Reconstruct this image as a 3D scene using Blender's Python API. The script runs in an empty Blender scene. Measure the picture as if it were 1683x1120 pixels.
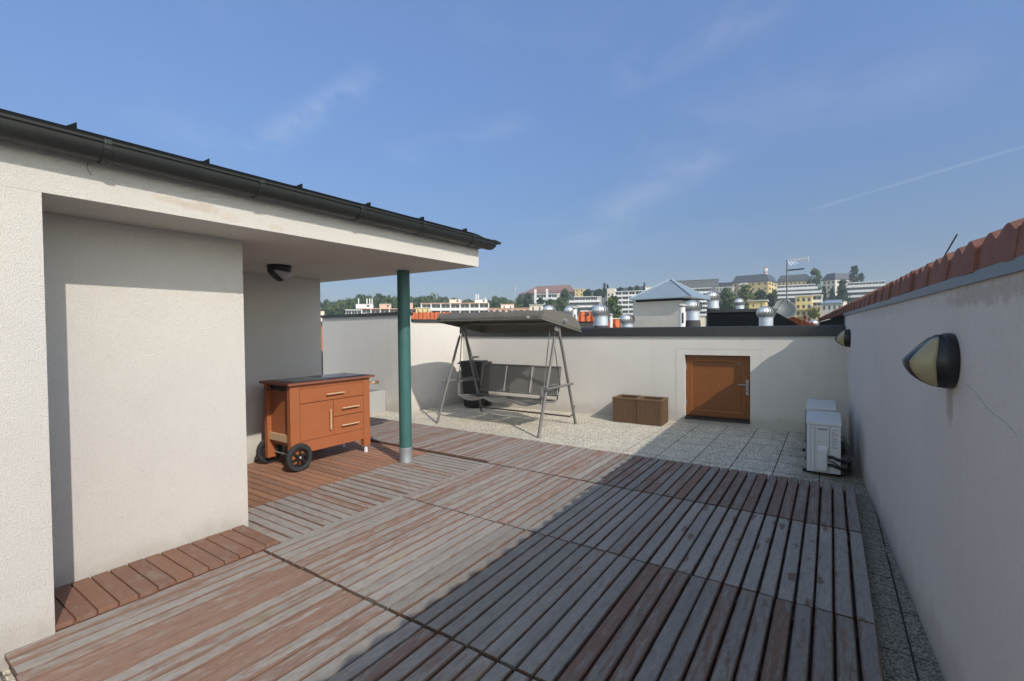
import bpy, bmesh, math, random
from mathutils import Vector, Matrix, Euler
R_ = random.Random(7)
rad = math.radians
sc = bpy.context.scene
col = sc.collection

# ------------------------------------------------------------------ camera
F_PX, PITCH, ROLL, YAW, EYE = 777.0, .0225, -.0092, .5925, 1.52
CX, CY = 841.5, 560.0
def _axes():
    fw = Vector((0, math.cos(PITCH), -math.sin(PITCH))); r = Vector((1, 0, 0)); u = r.cross(fw)
    r2 = math.cos(ROLL)*r + math.sin(ROLL)*u; u2 = -math.sin(ROLL)*r + math.cos(ROLL)*u
    m = Matrix.Rotation(YAW, 3, 'Z')
    return m @ r2, m @ u2, m @ fw
CR, CU, CF = _axes()
EYEP = Vector((0, 0, EYE))
cam = bpy.data.cameras.new('camera'); camo = bpy.data.objects.new('camera', cam); col.objects.link(camo)
cam.sensor_width = 36; cam.lens = 36*F_PX/1683; cam.clip_start = .05; cam.clip_end = 9000
mm = Matrix((CR, CU, -CF)).transposed().to_4x4(); mm.translation = EYEP
camo.matrix_world = mm
sc.camera = camo
def at(px, py, depth):                      # a point at a given distance in front of the lens
    return EYEP + depth*((px-CX)/F_PX*CR - (py-CY)/F_PX*CU + CF)
FH = Vector((CF.x, CF.y)).normalized(); RH = Vector((FH.y, -FH.x))
def smooth(t): t = max(0, min(1, t)); return t*t*(3-2*t)
def terrain(x, y):
    d = x*FH.x + y*FH.y; u = x*RH.x + y*RH.y
    pts = [(-4000, -17), (120, -16.5), (210, -7), (270, 1), (350, 12), (450, 18), (620, 21), (9000, 21)]
    for (a, za), (b, zb) in zip(pts, pts[1:]):
        if d <= b:
            return za + (zb-za)*max(0, (d-a)/(b-a)) + (4*smooth((u+50)/200) if d > 250 else 4*smooth((u+50)/200)*smooth((d-130)/120))
    return 21

# ------------------------------------------------------------------ shader helpers
class G:
    def __init__(s, name):
        s.m = bpy.data.materials.new(name); s.m.use_nodes = True; s.t = s.m.node_tree; s.t.nodes.clear()
        s.out = s.t.nodes.new('ShaderNodeOutputMaterial')
    def n(s, ty, ins=None, **kw):
        nd = s.t.nodes.new('ShaderNode'+ty)
        for k, v in kw.items(): setattr(nd, k, v)
        for k, v in (ins or {}).items(): s.put(nd.inputs[k], v)
        return nd
    def put(s, sock, v):
        if isinstance(v, bpy.types.NodeSocket): s.t.links.new(v, sock)
        elif isinstance(v, (tuple, list)) and len(v) == 3 and sock.type == 'RGBA': sock.default_value = (*v, 1)
        else: sock.default_value = v
    def math(s, op, a, b=0.0, c=None, clamp=False):
        nd = s.n('Math', operation=op, use_clamp=clamp); s.put(nd.inputs[0], a); s.put(nd.inputs[1], b)
        if c is not None: s.put(nd.inputs[2], c)
        return nd.outputs[0]
    def vm(s, op, a, b): 
        nd = s.n('VectorMath', operation=op); s.put(nd.inputs[0], a); s.put(nd.inputs[1], b); return nd
    def mix(s, f, a, b, mode='MIX'):
        nd = s.n('Mix', data_type='RGBA', blend_type=mode); s.put(nd.inputs[0], f); s.put(nd.inputs[6], a); s.put(nd.inputs[7], b); return nd.outputs[2]
    def ss(s, v, a, b):                     # smoothstep to 0..1
        nd = s.n('MapRange', interpolation_type='SMOOTHSTEP'); s.put(nd.inputs[0], v); s.put(nd.inputs[1], a); s.put(nd.inputs[2], b); return nd.outputs[0]
    def pos(s, scale=(1, 1, 1), add=None):
        v = s.n('TexCoord').outputs['Object']
        if add is not None: v = s.vm('ADD', v, add).outputs[0]
        return s.vm('MULTIPLY', v, scale).outputs[0]
    def noise(s, v, scale=1., detail=3., rough=.55, dist=0.):
        nd = s.n('TexNoise', {'Vector': v, 'Scale': scale, 'Detail': detail, 'Roughness': rough, 'Distortion': dist}); return nd.outputs['Fac']
    def bsdf(s, color, rough=.6, metal=0., bump=None, bs=.3, bd=.01, spec=.5, **extra):
        b = s.n('BsdfPrincipled', {'Base Color': color, 'Roughness': rough, 'Metallic': metal, 'Specular IOR Level': spec})
        for k, v in extra.items(): s.put(b.inputs[k.replace('_', ' ')], v)
        if bump is not None:
            bp = s.n('Bump', {'Strength': bs, 'Distance': bd, 'Height': bump}); s.t.links.new(bp.outputs[0], b.inputs['Normal'])
        s.b = b
        s.t.links.new(b.outputs[0], s.out.inputs[0]); return s.m

def plain(name, c, rough=.6, metal=0., var=.12, scale=6., bump=0., spec=.5):
    g = G(name); v = g.pos(); n = g.noise(v, scale, 4)
    f = g.math('MULTIPLY_ADD', n, 2*var, 1-var)
    cc = g.mix(1., c, g.n('CombineColor', {0: f, 1: f, 2: f}).outputs[0], 'MULTIPLY')
    r = g.math('MULTIPLY_ADD', n, .2, rough-.1)
    return g.bsdf(cc, r, metal, bump=g.noise(v, scale*12, 3) if bump else None, bs=bump, spec=spec)

def stucco(name, c, stains=(), streak=.0):
    g = G(name); v = g.pos()
    big = g.noise(v, .9, 4, .6); mid = g.noise(v, 7, 3)
    fine = g.noise(v, 150, 2, .7); fine2 = g.noise(v, 420, 2, .6)
    f = g.math('ADD', g.math('MULTIPLY_ADD', big, .16, .83), g.math('MULTIPLY', mid, .06))
    f = g.math('ADD', f, g.math('MULTIPLY_ADD', fine, .34, -.17))
    if streak:
        st = g.noise(g.pos((9, 9, .35)), 1, 3, .6)
        f = g.math('SUBTRACT', f, g.math('MULTIPLY', g.ss(st, .5, .75), streak))
    cc = g.mix(1., c, g.n('CombineColor', {0: f, 1: f, 2: f}).outputs[0], 'MULTIPLY')
    for p, rd, sc_, colr, amt in stains:     # patches with a shape of their own: rust, repaired plaster
        dv = g.vm('MULTIPLY', g.vm('SUBTRACT', v, p).outputs[0], sc_).outputs[0]
        ln = g.n('VectorMath', operation='LENGTH'); g.put(ln.inputs[0], dv)
        dd = g.math('ADD', ln.outputs['Value'], g.math('MULTIPLY_ADD', g.noise(v, 24, 3), rd*1.6, -rd*.8))
        m = g.math('MULTIPLY', g.math('SUBTRACT', 1, g.ss(dd, rd*.35, rd)), amt)
        cc = g.mix(m, cc, colr)
    h = g.math('ADD', fine, g.math('MULTIPLY', fine2, .5))
    spk = g.ss(g.noise(v, 62, 2, .5), .69, .74)
    cc = g.mix(g.math('MULTIPLY', spk, .22), cc, (.25, .22, .18))
    zz = g.n('SeparateXYZ', {0: v}).outputs[2]
    spl = g.math('SUBTRACT', 1, g.ss(g.math('ADD', zz, g.math('MULTIPLY', g.noise(v, 5, 4, .65), -.34)), -.12, .10))
    cc = g.mix(g.math('MULTIPLY', spl, .34), cc, (.30, .27, .22))
    return g.bsdf(cc, .92, bump=h, bs=.85, bd=.008, spec=.2)

def deckwood():
    g = G('weathered_deck_wood')
    a = g.n('Attribute', attribute_name='bd'); sp = g.n('SeparateColor', {0: a.outputs['Color']})
    rnd, edge, red = sp.outputs[0], sp.outputs[1], sp.outputs[2]; knot = a.outputs['Alpha']
    off = g.n('CombineXYZ', {0: g.math('MULTIPLY', rnd, 53), 1: g.math('MULTIPLY', rnd, 91), 2: g.math('MULTIPLY', rnd, 17)}).outputs[0]
    v = g.vm('ADD', g.n('TexCoord').outputs['Object'], off).outputs[0]
    grain = g.noise(g.vm('MULTIPLY', v, (170, 5, 60)).outputs[0], 1, 4, .65, .4)
    fib = g.noise(g.vm('MULTIPLY', v, (420, 16, 200)).outputs[0], 1, 3, .6)
    patch = g.noise(g.vm('MULTIPLY', v, (30, 4.6, 6)).outputs[0], 1, 7, .76, .7)
    patch2 = g.noise(g.vm('MULTIPLY', v, (9, 1.3, 6)).outputs[0], 1, 3, .6)
    r2 = g.n('TexWhiteNoise', noise_dimensions='1D'); g.put(r2.inputs['W'], g.math('MULTIPLY', rnd, 731.7))
    r2 = r2.outputs['Value']
    grey = g.mix(g.math('ADD', g.math('MULTIPLY', patch2, .8), g.math('MULTIPLY_ADD', r2, .5, -.2), clamp=True), (.385, .36, .325), (.185, .165, .15))
    rd = g.mix(g.math('MULTIPLY_ADD', r2, .6, g.math('MULTIPLY', patch2, .3), clamp=True), (.30, .158, .105), (.165, .10, .074))
    m = g.math('ADD', patch, g.math('MULTIPLY_ADD', rnd, .20, -.10))
    m = g.math('ADD', m, red)
    m = g.math('ADD', m, g.math('MULTIPLY', edge, .20))
    m = g.ss(m, .485, .63)
    m = g.math('MULTIPLY', m, g.math('MULTIPLY_ADD', fib, .5, .62), clamp=True)
    rd = g.mix(g.ss(red, .2, .3), rd, g.mix(patch2, (.40, .19, .10), (.25, .125, .075)))
    c = g.mix(m, grey, rd)
    # rare pale boards and a yellow-green algae tint
    c = g.mix(g.math('MULTIPLY', g.ss(g.noise(g.vm('MULTIPLY', v, (12, 3, 3)).outputs[0], 1, 2), .64, .76), .5), c, (.30, .255, .14))
    gr = g.math('MULTIPLY', g.math('MULTIPLY_ADD', grain, .8, .60), g.math('MULTIPLY_ADD', r2, .44, .78))
    gr = g.math('MULTIPLY', gr, g.math('MULTIPLY_ADD', g.ss(edge, .5, 1.), -.30, 1.))
    gr = g.math('MULTIPLY', gr, g.math('MULTIPLY_ADD', g.noise(g.vm('MULTIPLY', v, (75, 17, 40)).outputs[0], 1, 4, .7), .9, .55))
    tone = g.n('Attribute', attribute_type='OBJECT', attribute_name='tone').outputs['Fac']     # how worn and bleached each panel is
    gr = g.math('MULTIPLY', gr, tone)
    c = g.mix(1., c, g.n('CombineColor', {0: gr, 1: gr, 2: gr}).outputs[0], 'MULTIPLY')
    ck = g.math('MULTIPLY', g.ss(grain, .61, .66), .35)
    c = g.mix(ck, c, (.05, .04, .035))
    vo = g.n('TexVoronoi', {'Vector': g.vm('MULTIPLY', v, (11, 3.6, 1)).outputs[0], 'Scale': 1., 'Randomness': 1.})
    kd = g.math('ADD', vo.outputs['Distance'], g.math('MULTIPLY_ADD', g.noise(v, 26, 4), .6, -.3))
    km = g.math('MULTIPLY', g.math('SUBTRACT', 1, g.ss(kd, .12, .30)), knot)
    c = g.mix(g.math('MULTIPLY', km, .8), c, (.13, .072, .048))
    h = g.math('ADD', grain, g.math('MULTIPLY', fib, .6))
    return g.bsdf(c, g.math('MULTIPLY_ADD', m, -.12, .78), bump=h, bs=.5, bd=.003, spec=.35)

def paintwood(name, c1, c2, along='Y', rough=.45, gs=1., spec=.4):
    g = G(name); s = {'X': (3, 60, 60), 'Y': (60, 3, 60), 'Z': (60, 60, 3)}[along]
    v = g.pos(tuple(q*gs for q in s)); n = g.noise(v, 1, 5, .65, .5); big = g.noise(g.pos(), 5, 3)
    a = g.n('Attribute', attribute_name='bd'); sp = g.n('SeparateColor', {0: a.outputs['Color']})
    f = g.math('ADD', g.math('MULTIPLY', n, .7), g.math('MULTIPLY_ADD', big, .5, -.15))
    f = g.math('ADD', f, g.math('MULTIPLY', sp.outputs[0], .4), clamp=True)
    return g.bsdf(g.mix(f, c1, c2), g.math('MULTIPLY_ADD', n, .2, rough-.1), bump=n, bs=.15, bd=.002, spec=spec)

def stepwood():
    g = G('brown_step_wood')
    a = g.n('Attribute', attribute_name='bd'); sp = g.n('SeparateColor', {0: a.outputs['Color']}); rnd = sp.outputs[0]
    off = g.n('CombineXYZ', {0: g.math('MULTIPLY', rnd, 33), 1: g.math('MULTIPLY', rnd, 21), 2: 0.}).outputs[0]
    v = g.vm('ADD', g.n('TexCoord').outputs['Object'], off).outputs[0]
    n = g.noise(g.vm('MULTIPLY', v, (5, 90, 60)).outputs[0], 1, 5, .65, .3); w = g.noise(g.vm('MULTIPLY', v, (7, 13, 7)).outputs[0], 1, 6, .7)
    c = g.mix(rnd, (.225, .118, .078), (.185, .10, .072))
    c = g.mix(g.math('MULTIPLY', g.ss(w, .46, .72), g.math('MULTIPLY_ADD', rnd, .6, .35)), c, (.25, .20, .165))
    gr = g.math('MULTIPLY_ADD', n, .5, .75)
    c = g.mix(1., c, g.n('CombineColor', {0: gr, 1: gr, 2: gr}).outputs[0], 'MULTIPLY')
    return g.bsdf(c, .6, bump=n, bs=.3, bd=.002, spec=.3)

def aggregate(name, pale=1., joints=True):
    g = G(name); v = g.pos()
    w = g.n('TexNoise', {'Vector': v, 'Scale': 60., 'Detail': 1.})
    vv = g.vm('ADD', v, g.vm('MULTIPLY', w.outputs['Color'], (.006, .006, .006)).outputs[0]).outputs[0]
    vo = g.n('TexVoronoi', {'Vector': vv, 'Scale': 105.})
    vo2 = g.n('TexVoronoi', {'Vector': vv, 'Scale': 47.})
    sp = g.n('SeparateColor', {0: vo.outputs['Color']}); q = sp.outputs[0]
    r = g.n('ValToRGB'); g.put(r.inputs[0], q); e = r.color_ramp.elements
    e[0].position = 0; e[0].color = (.22*pale, .21*pale, .185*pale, 1); e[1].position = 1; e[1].color = (.92*pale, .86*pale, .72*pale, 1)
    for p_, c_ in ((.25, (.52, .475, .39)), (.5, (.74, .675, .55)), (.75, (.83, .765, .63))):
        el = e.new(p_); el.color = (*[k*pale for k in c_], 1)
    c = r.outputs[0]
    big = g.noise(v, 2.2, 4, .65); f = g.math('MULTIPLY_ADD', big, .5, .74)
    c = g.mix(1., c, g.n('CombineColor', {0: f, 1: f, 2: f}).outputs[0], 'MULTIPLY')
    c = g.mix(g.math('MULTIPLY', g.ss(vo.outputs['Distance'], .5, .85), .7), c, (.06, .055, .045))
    c = g.mix(g.math('MULTIPLY', g.ss(vo2.outputs['Distance'], .55, .85), .3), c, (.09, .08, .065))
    h = g.math('SUBTRACT', 1, vo.outputs['Distance'])
    if joints:
        s = g.n('SeparateXYZ', {0: v}); ms = []
        for k, o in ((0, -.49), (1, 5.645)):
            t = g.math('DIVIDE', g.math('SUBTRACT', s.outputs[k], o), .406)
            t = g.math('ABSOLUTE', g.math('SUBTRACT', g.math('FRACT', g.math('ADD', t, 100.5)), .5))
            t = g.math('ADD', t, g.math('MULTIPLY_ADD', g.noise(v, 50, 2), .012, -.006))
            ms.append(g.math('SUBTRACT', 1, g.ss(t, .007, .015)))
        j = g.math('MAXIMUM', ms[0], g.math('MULTIPLY', ms[1], .85))
        # loose fines cover the joints away from the right-hand wall
        cov = g.ss(g.math('ADD', s.outputs[0], g.math('MULTIPLY', g.noise(v, 3, 3), 1.2)), -2.1, -.9)
        j = g.math('MULTIPLY', j, g.math('MULTIPLY_ADD', cov, .85, .15))
        moss = g.noise(v, 14, 4)
        c = g.mix(j, c, g.mix(moss, (.02, .019, .016), (.04, .045, .022)))
        h = g.math('SUBTRACT', h, g.math('MULTIPLY', j, 1.5))
    if joints:                                # damp, mossy dirt along the party wall, widened to paint in the paving's shade
        dirt_shade = g.ss(g.math('ADD', s.outputs[0], g.math('MULTIPLY_ADD', g.noise(v, 4, 4), 1.0, -.5)), -.8, .25)
        c = g.mix(g.math('MULTIPLY', dirt_shade, .62), c, (.045, .045, .036))
    return g.bsdf(c, .85, bump=h, bs=.7, bd=.006, spec=.25)

def tiles(name, c1, c2, axis=0, pitch=.3, rows=.35):
    g = G(name); v = g.pos(); s = g.n('SeparateXYZ', {0: v})
    t = g.math('SINE', g.math('MULTIPLY', s.outputs[axis], 2*math.pi/pitch))
    u = g.math('FRACT', g.math('DIVIDE', s.outputs[1-axis], rows))
    n = g.noise(v, 3, 4); w = g.n('TexWhiteNoise', noise_dimensions='2D')
    cell = g.n('CombineXYZ', {0: g.math('FLOOR', g.math('DIVIDE', s.outputs[axis], pitch)), 1: g.math('FLOOR', g.math('DIVIDE', s.outputs[1-axis], rows)), 2: 0.}).outputs[0]
    g.put(w.inputs['Vector'], cell)
    f = g.math('ADD', g.math('MULTIPLY', w.outputs['Value'], .7), g.math('MULTIPLY_ADD', n, .6, -.2), clamp=True)
    h = g.math('ADD', t, g.math('MULTIPLY', u, 1.2))
    c = g.mix(f, c1, c2)
    return g.bsdf(c, .75, bump=h, bs=.9, bd=.04, spec=.25)

def foliage(name, dark, light):
    g = G(name); a = g.n('Attribute', attribute_name='bd'); sp = g.n('SeparateColor', {0: a.outputs['Color']})
    n = g.noise(g.pos(), .8, 2); f = g.math('ADD', g.math('MULTIPLY', sp.outputs[0], .8), g.math('MULTIPLY_ADD', n, .5, -.15), clamp=True)
    c = g.mix(f, dark, light)
    b = g.n('BsdfPrincipled', {'Base Color': c, 'Roughness': .65, 'Specular IOR Level': .25})
    tr = g.n('BsdfTranslucent', {'Color': c}); mx = g.n('MixShader', {0: .25, 1: b.outputs[0], 2: tr.outputs[0]})
    g.t.links.new(mx.outputs[0], g.out.inputs[0]); return g.m

def mesh_fabric():
    g = G('sling_mesh_fabric'); v = g.pos()
    n = g.noise(v, 300, 2)
    b = g.n('BsdfPrincipled', {'Base Color': g.mix(n, (.115, .11, .105), (.19, .185, .175)), 'Roughness': .8, 'Specular IOR Level': .2})
    t = g.n('BsdfTransparent', {'Color': (1, 1, 1)}); mx = g.n('MixShader', {0: .3, 1: b.outputs[0], 2: t.outputs[0]})
    g.t.links.new(mx.outputs[0], g.out.inputs[0]); return g.m

def canopy_fabric():
    g = G('taupe_canopy_fabric'); v = g.pos(); n = g.noise(v, 350, 2); wr = g.noise(g.pos((5, 2, 1.5)), 1, 3)
    c = g.mix(n, (.15, .142, .128), (.215, .205, .182))
    b = g.n('BsdfPrincipled', {'Base Color': c, 'Roughness': .85, 'Specular IOR Level': .15})
    bp = g.n('Bump', {'Strength': .5, 'Distance': .06, 'Height': wr}); g.t.links.new(bp.outputs[0], b.inputs['Normal'])
    tr = g.n('BsdfTranslucent', {'Color': (.16, .15, .11)}); mx = g.n('MixShader', {0: .22, 1: b.outputs[0], 2: tr.outputs[0]})
    g.t.links.new(mx.outputs[0], g.out.inputs[0]); return g.m

M = {}
WALLC = (.72, .685, .635)
M['deck'] = deckwood()
M['step'] = stepwood()
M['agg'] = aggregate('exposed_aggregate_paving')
M['granite'] = plain('granite_planter', (.38, .38, .375), .8, 0, .75, 90)
M['house'] = stucco('cream_render_house', (.70, .668, .622), [((-3.09, 1.30, 2.262), .055, (.5, .35, 1.6), (.52, .41, .31), .5), ((-3.09, 1.16, 2.272), .05, (.5, .4, 2), (.58, .48, .36), .4),
    ((-3.09, 1.47, 2.235), .05, (.5, .4, 1.5), (.60, .51, .41), .35), ((-3.09, 1.78, 2.22), .04, (.5, .5, 1.5), (.6, .49, .36), .4)])
M['backwall'] = stucco('cream_render_parapet', WALLC, streak=.03)
M['rightwall'] = stucco('cream_render_party_wall', (.76, .715, .665), [((.41, 2.66, 1.22), .085, (1, 1.1, .55), (.30, .235, .16), .5), ((.43, 2.2, 1.63), .05, (.3, .06, 1), (.40, .35, .29), .5), ((.3, 5, 1.63), .05, (.3, .02, 1), (.42, .37, .31), .25)], streak=.03)
M['soffit'] = M['house']
M['darkmetal'] = plain('dark_grey_coated_metal', (.024, .026, .025), .42, .1, .25, 5)
M['coping'] = plain('dark_coping_metal', (.05, .052, .055), .38, .4, .3, 2.5)
M['roofmetal'] = plain('black_roof_sheet', (.006, .0075, .009), .7, .0, .2, 4, 0., .12)
M['flash'] = plain('blue_grey_flashing', (.16, .20, .235), .45, .3, .25, 5)
M['green'] = plain('green_column_paint', (.045, .135, .125), .5, 0, .22, 5)
M['galv'] = plain('galvanised_steel', (.33, .35, .37), .5, .45, .25, 14)
M['alu'] = plain('spun_aluminium', (.62, .64, .66), .42, .75, .15, 9)
M['alu_tube'] = plain('silver_duct', (.58, .63, .70), .45, .4, .15, 7)
M['swing'] = plain('grey_tube_paint', (.165, .158, .15), .5, .0, .15, 20)
M['swingdark'] = plain('dark_tube_paint', (.06, .057, .055), .45, .2, .15, 20)
M['canopy'] = canopy_fabric(); M['sling'] = mesh_fabric()
M['binp'] = plain('black_bin_plastic', (.022, .023, .025), .5, 0, .25, 8)
M['acw'] = plain('white_ac_casing', (.62, .64, .65), .42, 0, .08, 5)
M['acg'] = plain('grey_ac_detail', (.22, .23, .24), .5, 0, .1, 8)
M['blackp'] = plain('black_plastic', (.014, .015, .017), .38, 0, .2, 9)
M['lampglass'] = plain('frosted_lamp_glass', (.34, .295, .17), .3, 0, .08, 9)
M['lampglass2'] = plain('grey_lamp_glass', (.35, .35, .38), .25, 0, .08, 9)
M['trolley'] = paintwood('orange_stained_wood', (.46, .165, .068), (.35, .115, .045), 'Y', .5)
M['trolleytop'] = paintwood('red_brown_table_edge', (.36, .14, .085), (.26, .10, .065), 'Y', .55)
M['slate'] = plain('slate_worktop', (.085, .11, .12), .22, 0, .35, 9)
M['steelplate'] = plain('brushed_worktop_plate', (.30, .32, .30), .3, .4, .25, 18)
M['palewood'] = paintwood('pale_handle_wood', (.68, .50, .31), (.58, .40, .24), 'Y', .5)
M['rubber'] = plain('tyre_rubber', (.028, .031, .036), .65, 0, .2, 20)
M['rim'] = plain('black_rim', (.02, .02, .022), .4, 0, .15, 10)
M['door'] = paintwood('brown_hatch_wood', (.30, .11, .028), (.19, .066, .018), 'Z', .38, .8)
M['mould_lit'] = paintwood('lit_hatch_moulding', (.44, .18, .055), (.32, .12, .035), 'Z', .32)  # hatch wood lightened to paint in the sunlit highlight on the moulding
M['planter'] = plain('brown_plank_composite', (.135, .078, .042), .6, 0, .2, 25)
M['soil'] = plain('dry_soil', (.06, .045, .03), .95, 0, .4, 30)
M['verge'] = plain('weathered_clay_tile', (.205, .088, .06), .85, 0, .5, 7, .25)
M['orangeroof'] = tiles('orange_clay_roof', (.58, .16, .06), (.45, .11, .04), 0, .22, .33)
M['slateroof'] = plain('dark_slate_roof', (.075, .085, .10), .5, .1, .2, .5)
M['dish'] = plain('slate_grey_dish', (.055, .068, .08), .5, .1, .15, 4)
M['zinc'] = plain('pale_zinc_roof', (.30, .37, .43), .42, .35, .12, 3)
M['glass'] = plain('dark_window_glass', (.045, .055, .07), .15, 0, .3, .4)
M['white'] = plain('white_far_paint', (.72, .72, .72), .7, 0, .06, .5)
M['concrete'] = plain('pale_concrete', (.44, .43, .41), .8, 0, .12, .5)
M['cream'] = plain('cream_far_paint', (.66, .60, .50), .8, 0, .08, .5)
M['pink'] = plain('pink_far_paint', (.62, .40, .31), .8, 0, .08, .5)
M['peach'] = plain('peach_far_paint', (.62, .36, .22), .8, 0, .08, .5)
M['yellow'] = plain('yellow_far_paint', (.66, .52, .24), .8, 0, .08, .5)
M['dull_yellow'] = plain('dull_yellow_far_paint', (.50, .39, .19), .8, 0, .08, .5)
M['greycl'] = plain('grey_slate_cladding', (.15, .16, .165), .7, 0, .15, .5)
M['mauve'] = tiles('mauve_tile_roof', (.25, .15, .13), (.20, .125, .115), 0, 1.2, 1.0)
M['tower'] = plain('shaft_render', (.56, .52, .475), .9, 0, .14, 3)
M['bark'] = plain('bark', (.09, .065, .045), .9, 0, .3, 2)
M['leafA'] = foliage('broadleaf_green', (.045, .075, .028), (.13, .185, .06))
M['leafB'] = foliage('dark_green', (.028, .052, .026), (.075, .115, .05))
M['leafC'] = foliage('light_willow_green', (.10, .135, .04), (.22, .26, .09))
M['hillgreen'] = plain('hill_grass_and_scrub', (.055, .075, .03), .95, 0, .5, .05)
M['redstripe'] = plain('red_chimney_band', (.45, .12, .09), .7, 0, .1, 1)
M['brick'] = plain('red_brick', (.40, .14, .08), .85, 0, .25, 9)
M['bitumen'] = plain('bitumen_roof', (.06, .06, .063), .8, 0, .3, 1.5)

# ------------------------------------------------------------------ mesh helpers
class B:
    def __init__(s): s.bm = bmesh.new(); s.l = s.bm.loops.layers.float_color.new('bd')
    def setc(s, faces, c):
        for f in faces:
            for lp in f.loops: lp[s.l] = c
    def box(s, c, d, rot=None, bev=0., at_=None):
        m = Matrix.LocRotScale(Vector(c), rot, Vector(d))
        r = bmesh.ops.create_cube(s.bm, size=1, matrix=m)
        vs = r['verts']
        if bev:
            es = list({e for v in vs for e in v.link_edges})
            bmesh.ops.bevel(s.bm, geom=es, offset=bev, segments=2, affect='EDGES', profile=.6)
        return s
    def lim(s, x0, x1, y0, y1, z0, z1, bev=0.):
        return s.box(((x0+x1)/2, (y0+y1)/2, (z0+z1)/2), (x1-x0, y1-y0, z1-z0), None, bev)
    def tube(s, pts, r, n=10, caps=True, r2=None, flat=1.):
        pts = [Vector(p) for p in pts]; rings = []; m = len(pts)
        for i, p in enumerate(pts):
            t = (pts[min(i+1, m-1)]-pts[max(i-1, 0)]).normalized()
            up = Vector((0, 0, 1)) if abs(t.z) < .95 else Vector((0, 1, 0))
            a = t.cross(up).normalized(); b = a.cross(t).normalized()
            rr = r if r2 is None else r+(r2-r)*i/(m-1)
            rings.append([s.bm.verts.new(p+rr*(math.cos(2*math.pi*k/n)*a+flat*math.sin(2*math.pi*k/n)*b)) for k in range(n)])
        for A, C in zip(rings, rings[1:]):
            for k in range(n): f = s.bm.faces.new((A[k], A[(k+1) % n], C[(k+1) % n], C[k])); f.smooth = True
        if caps: s.bm.faces.new(rings[0][::-1]); s.bm.faces.new(rings[-1])
        return s
    def lathe(s, prof, c=(0, 0, 0), n=24, mat_=None, caps=True):
        rings = []
        for r, z in prof: rings.append([s.bm.verts.new((mat_ or Matrix()) @ Vector((c[0]+r*math.cos(2*math.pi*k/n), c[1]+r*math.sin(2*math.pi*k/n), c[2]+z))) for k in range(n)])
        for A, C in zip(rings, rings[1:]):
            for k in range(n): f = s.bm.faces.new((A[k], A[(k+1) % n], C[(k+1) % n], C[k])); f.smooth = True
        if caps:
            if prof[0][0] > 1e-4: s.bm.faces.new(rings[0][::-1])
            if prof[-1][0] > 1e-4: s.bm.faces.new(rings[-1])
        return s
    def face(s, pts, c=None):
        f = s.bm.faces.new([s.bm.verts.new(p) for p in pts])
        if c: s.setc([f], c)
        return f
    def prism(s, poly, d):                    # poly: 3-D outline, d: extrusion vector
        d = Vector(d); a = [s.bm.verts.new(p) for p in poly]; b = [s.bm.verts.new(Vector(p)+d) for p in poly]; n = len(a)
        s.bm.faces.new(a[::-1]); s.bm.faces.new(b)
        for k in range(n): s.bm.faces.new((a[k], a[(k+1) % n], b[(k+1) % n], b[k]))
        return s
    def ob(s, name, m, parent=None, sub=None, loc=None, rot=None, recalc=True):
        if recalc: bmesh.ops.recalc_face_normals(s.bm, faces=s.bm.faces)
        me = bpy.data.meshes.new(name); s.bm.to_mesh(me); s.bm.free()
        if any(p.use_smooth for p in me.polygons): me.set_sharp_from_angle(angle=rad(38))
        me.materials.append(m if not isinstance(m, str) else M[m])
        o = bpy.data.objects.new(name, me); col.objects.link(o)
        if parent: o.parent = parent
        if loc is not None: o.location = loc
        if rot is not None: o.rotation_euler = rot
        return o
def tag(o, label, cat, group=None):
    o['label'] = label; o['category'] = cat
    if group: o['group'] = group
    return o
def empty(name, loc, label, cat, group=None, rz=0.):
    o = bpy.data.objects.new(name, None); col.objects.link(o); o.location = loc; o.rotation_euler = (0, 0, rz); o.empty_display_size = .2
    return tag(o, label, cat, group)
def struct(o, kind='structure'): o['kind'] = kind; return o
def copy_tree(o, parent=None):
    c = o.copy(); col.objects.link(c)
    if parent: c.parent = parent
    for ch in [q for q in o.children]: copy_tree(ch, c)
    return c
def box_ob(name, m, parent, x0, x1, y0, y1, z0, z1, bev=0.): return B().lim(x0, x1, y0, y1, z0, z1, bev).ob(name, m, parent)

# ------------------------------------------------------------------ ground, paving
b = B(); xs = [-4000, -1500, -800, -500]+[k*25-400 for k in range(33)]+[500, 800, 1500, 4000]
vg = {}
for i, x in enumerate(xs):
    for j, y in enumerate(xs):
        px, py = FH.x*y+RH.x*x, FH.y*y+RH.y*x
        vg[i, j] = b.bm.verts.new((px, py, terrain(px, py)))
for i in range(len(xs)-1):
    for j in range(len(xs)-1):
        f = b.bm.faces.new((vg[i, j], vg[i+1, j], vg[i+1, j+1], vg[i, j+1])); f.smooth = True
struct(b.ob('ground', 'hillgreen'))
b = B(); b.prism([(-7.4, -4, 0), (.9, -4, 0), (.30, 8.1, 0), (-7.4, 8.1, 0)], (0, 0, -.3))
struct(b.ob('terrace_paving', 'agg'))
# the building the terrace belongs to, and the flat roof beyond the parapet
o = tag(B().prism([(-12, -8, -.31), (1.5, -8, -.31), (1.5, 8.0, -.31), (-12, 8.0, -.31)], (0, 0, -18)).ob('apartment_house', 'tower'), 'rendered apartment house carrying the roof terrace', 'building')
o = tag(B().lim(-14, 1.5, 8.35, 20, -18, .9).ob('neighbouring_block', 'bitumen'), 'neighbouring block with flat dark roof just behind the back parapet', 'building')

struct(B().lim(-3.10, .185, .47, 5.22, .004, .007).ob('gap_shade_sheet', 'bitumen'))  # dark sheet added beneath the boards to deepen the shade in their gaps
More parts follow.
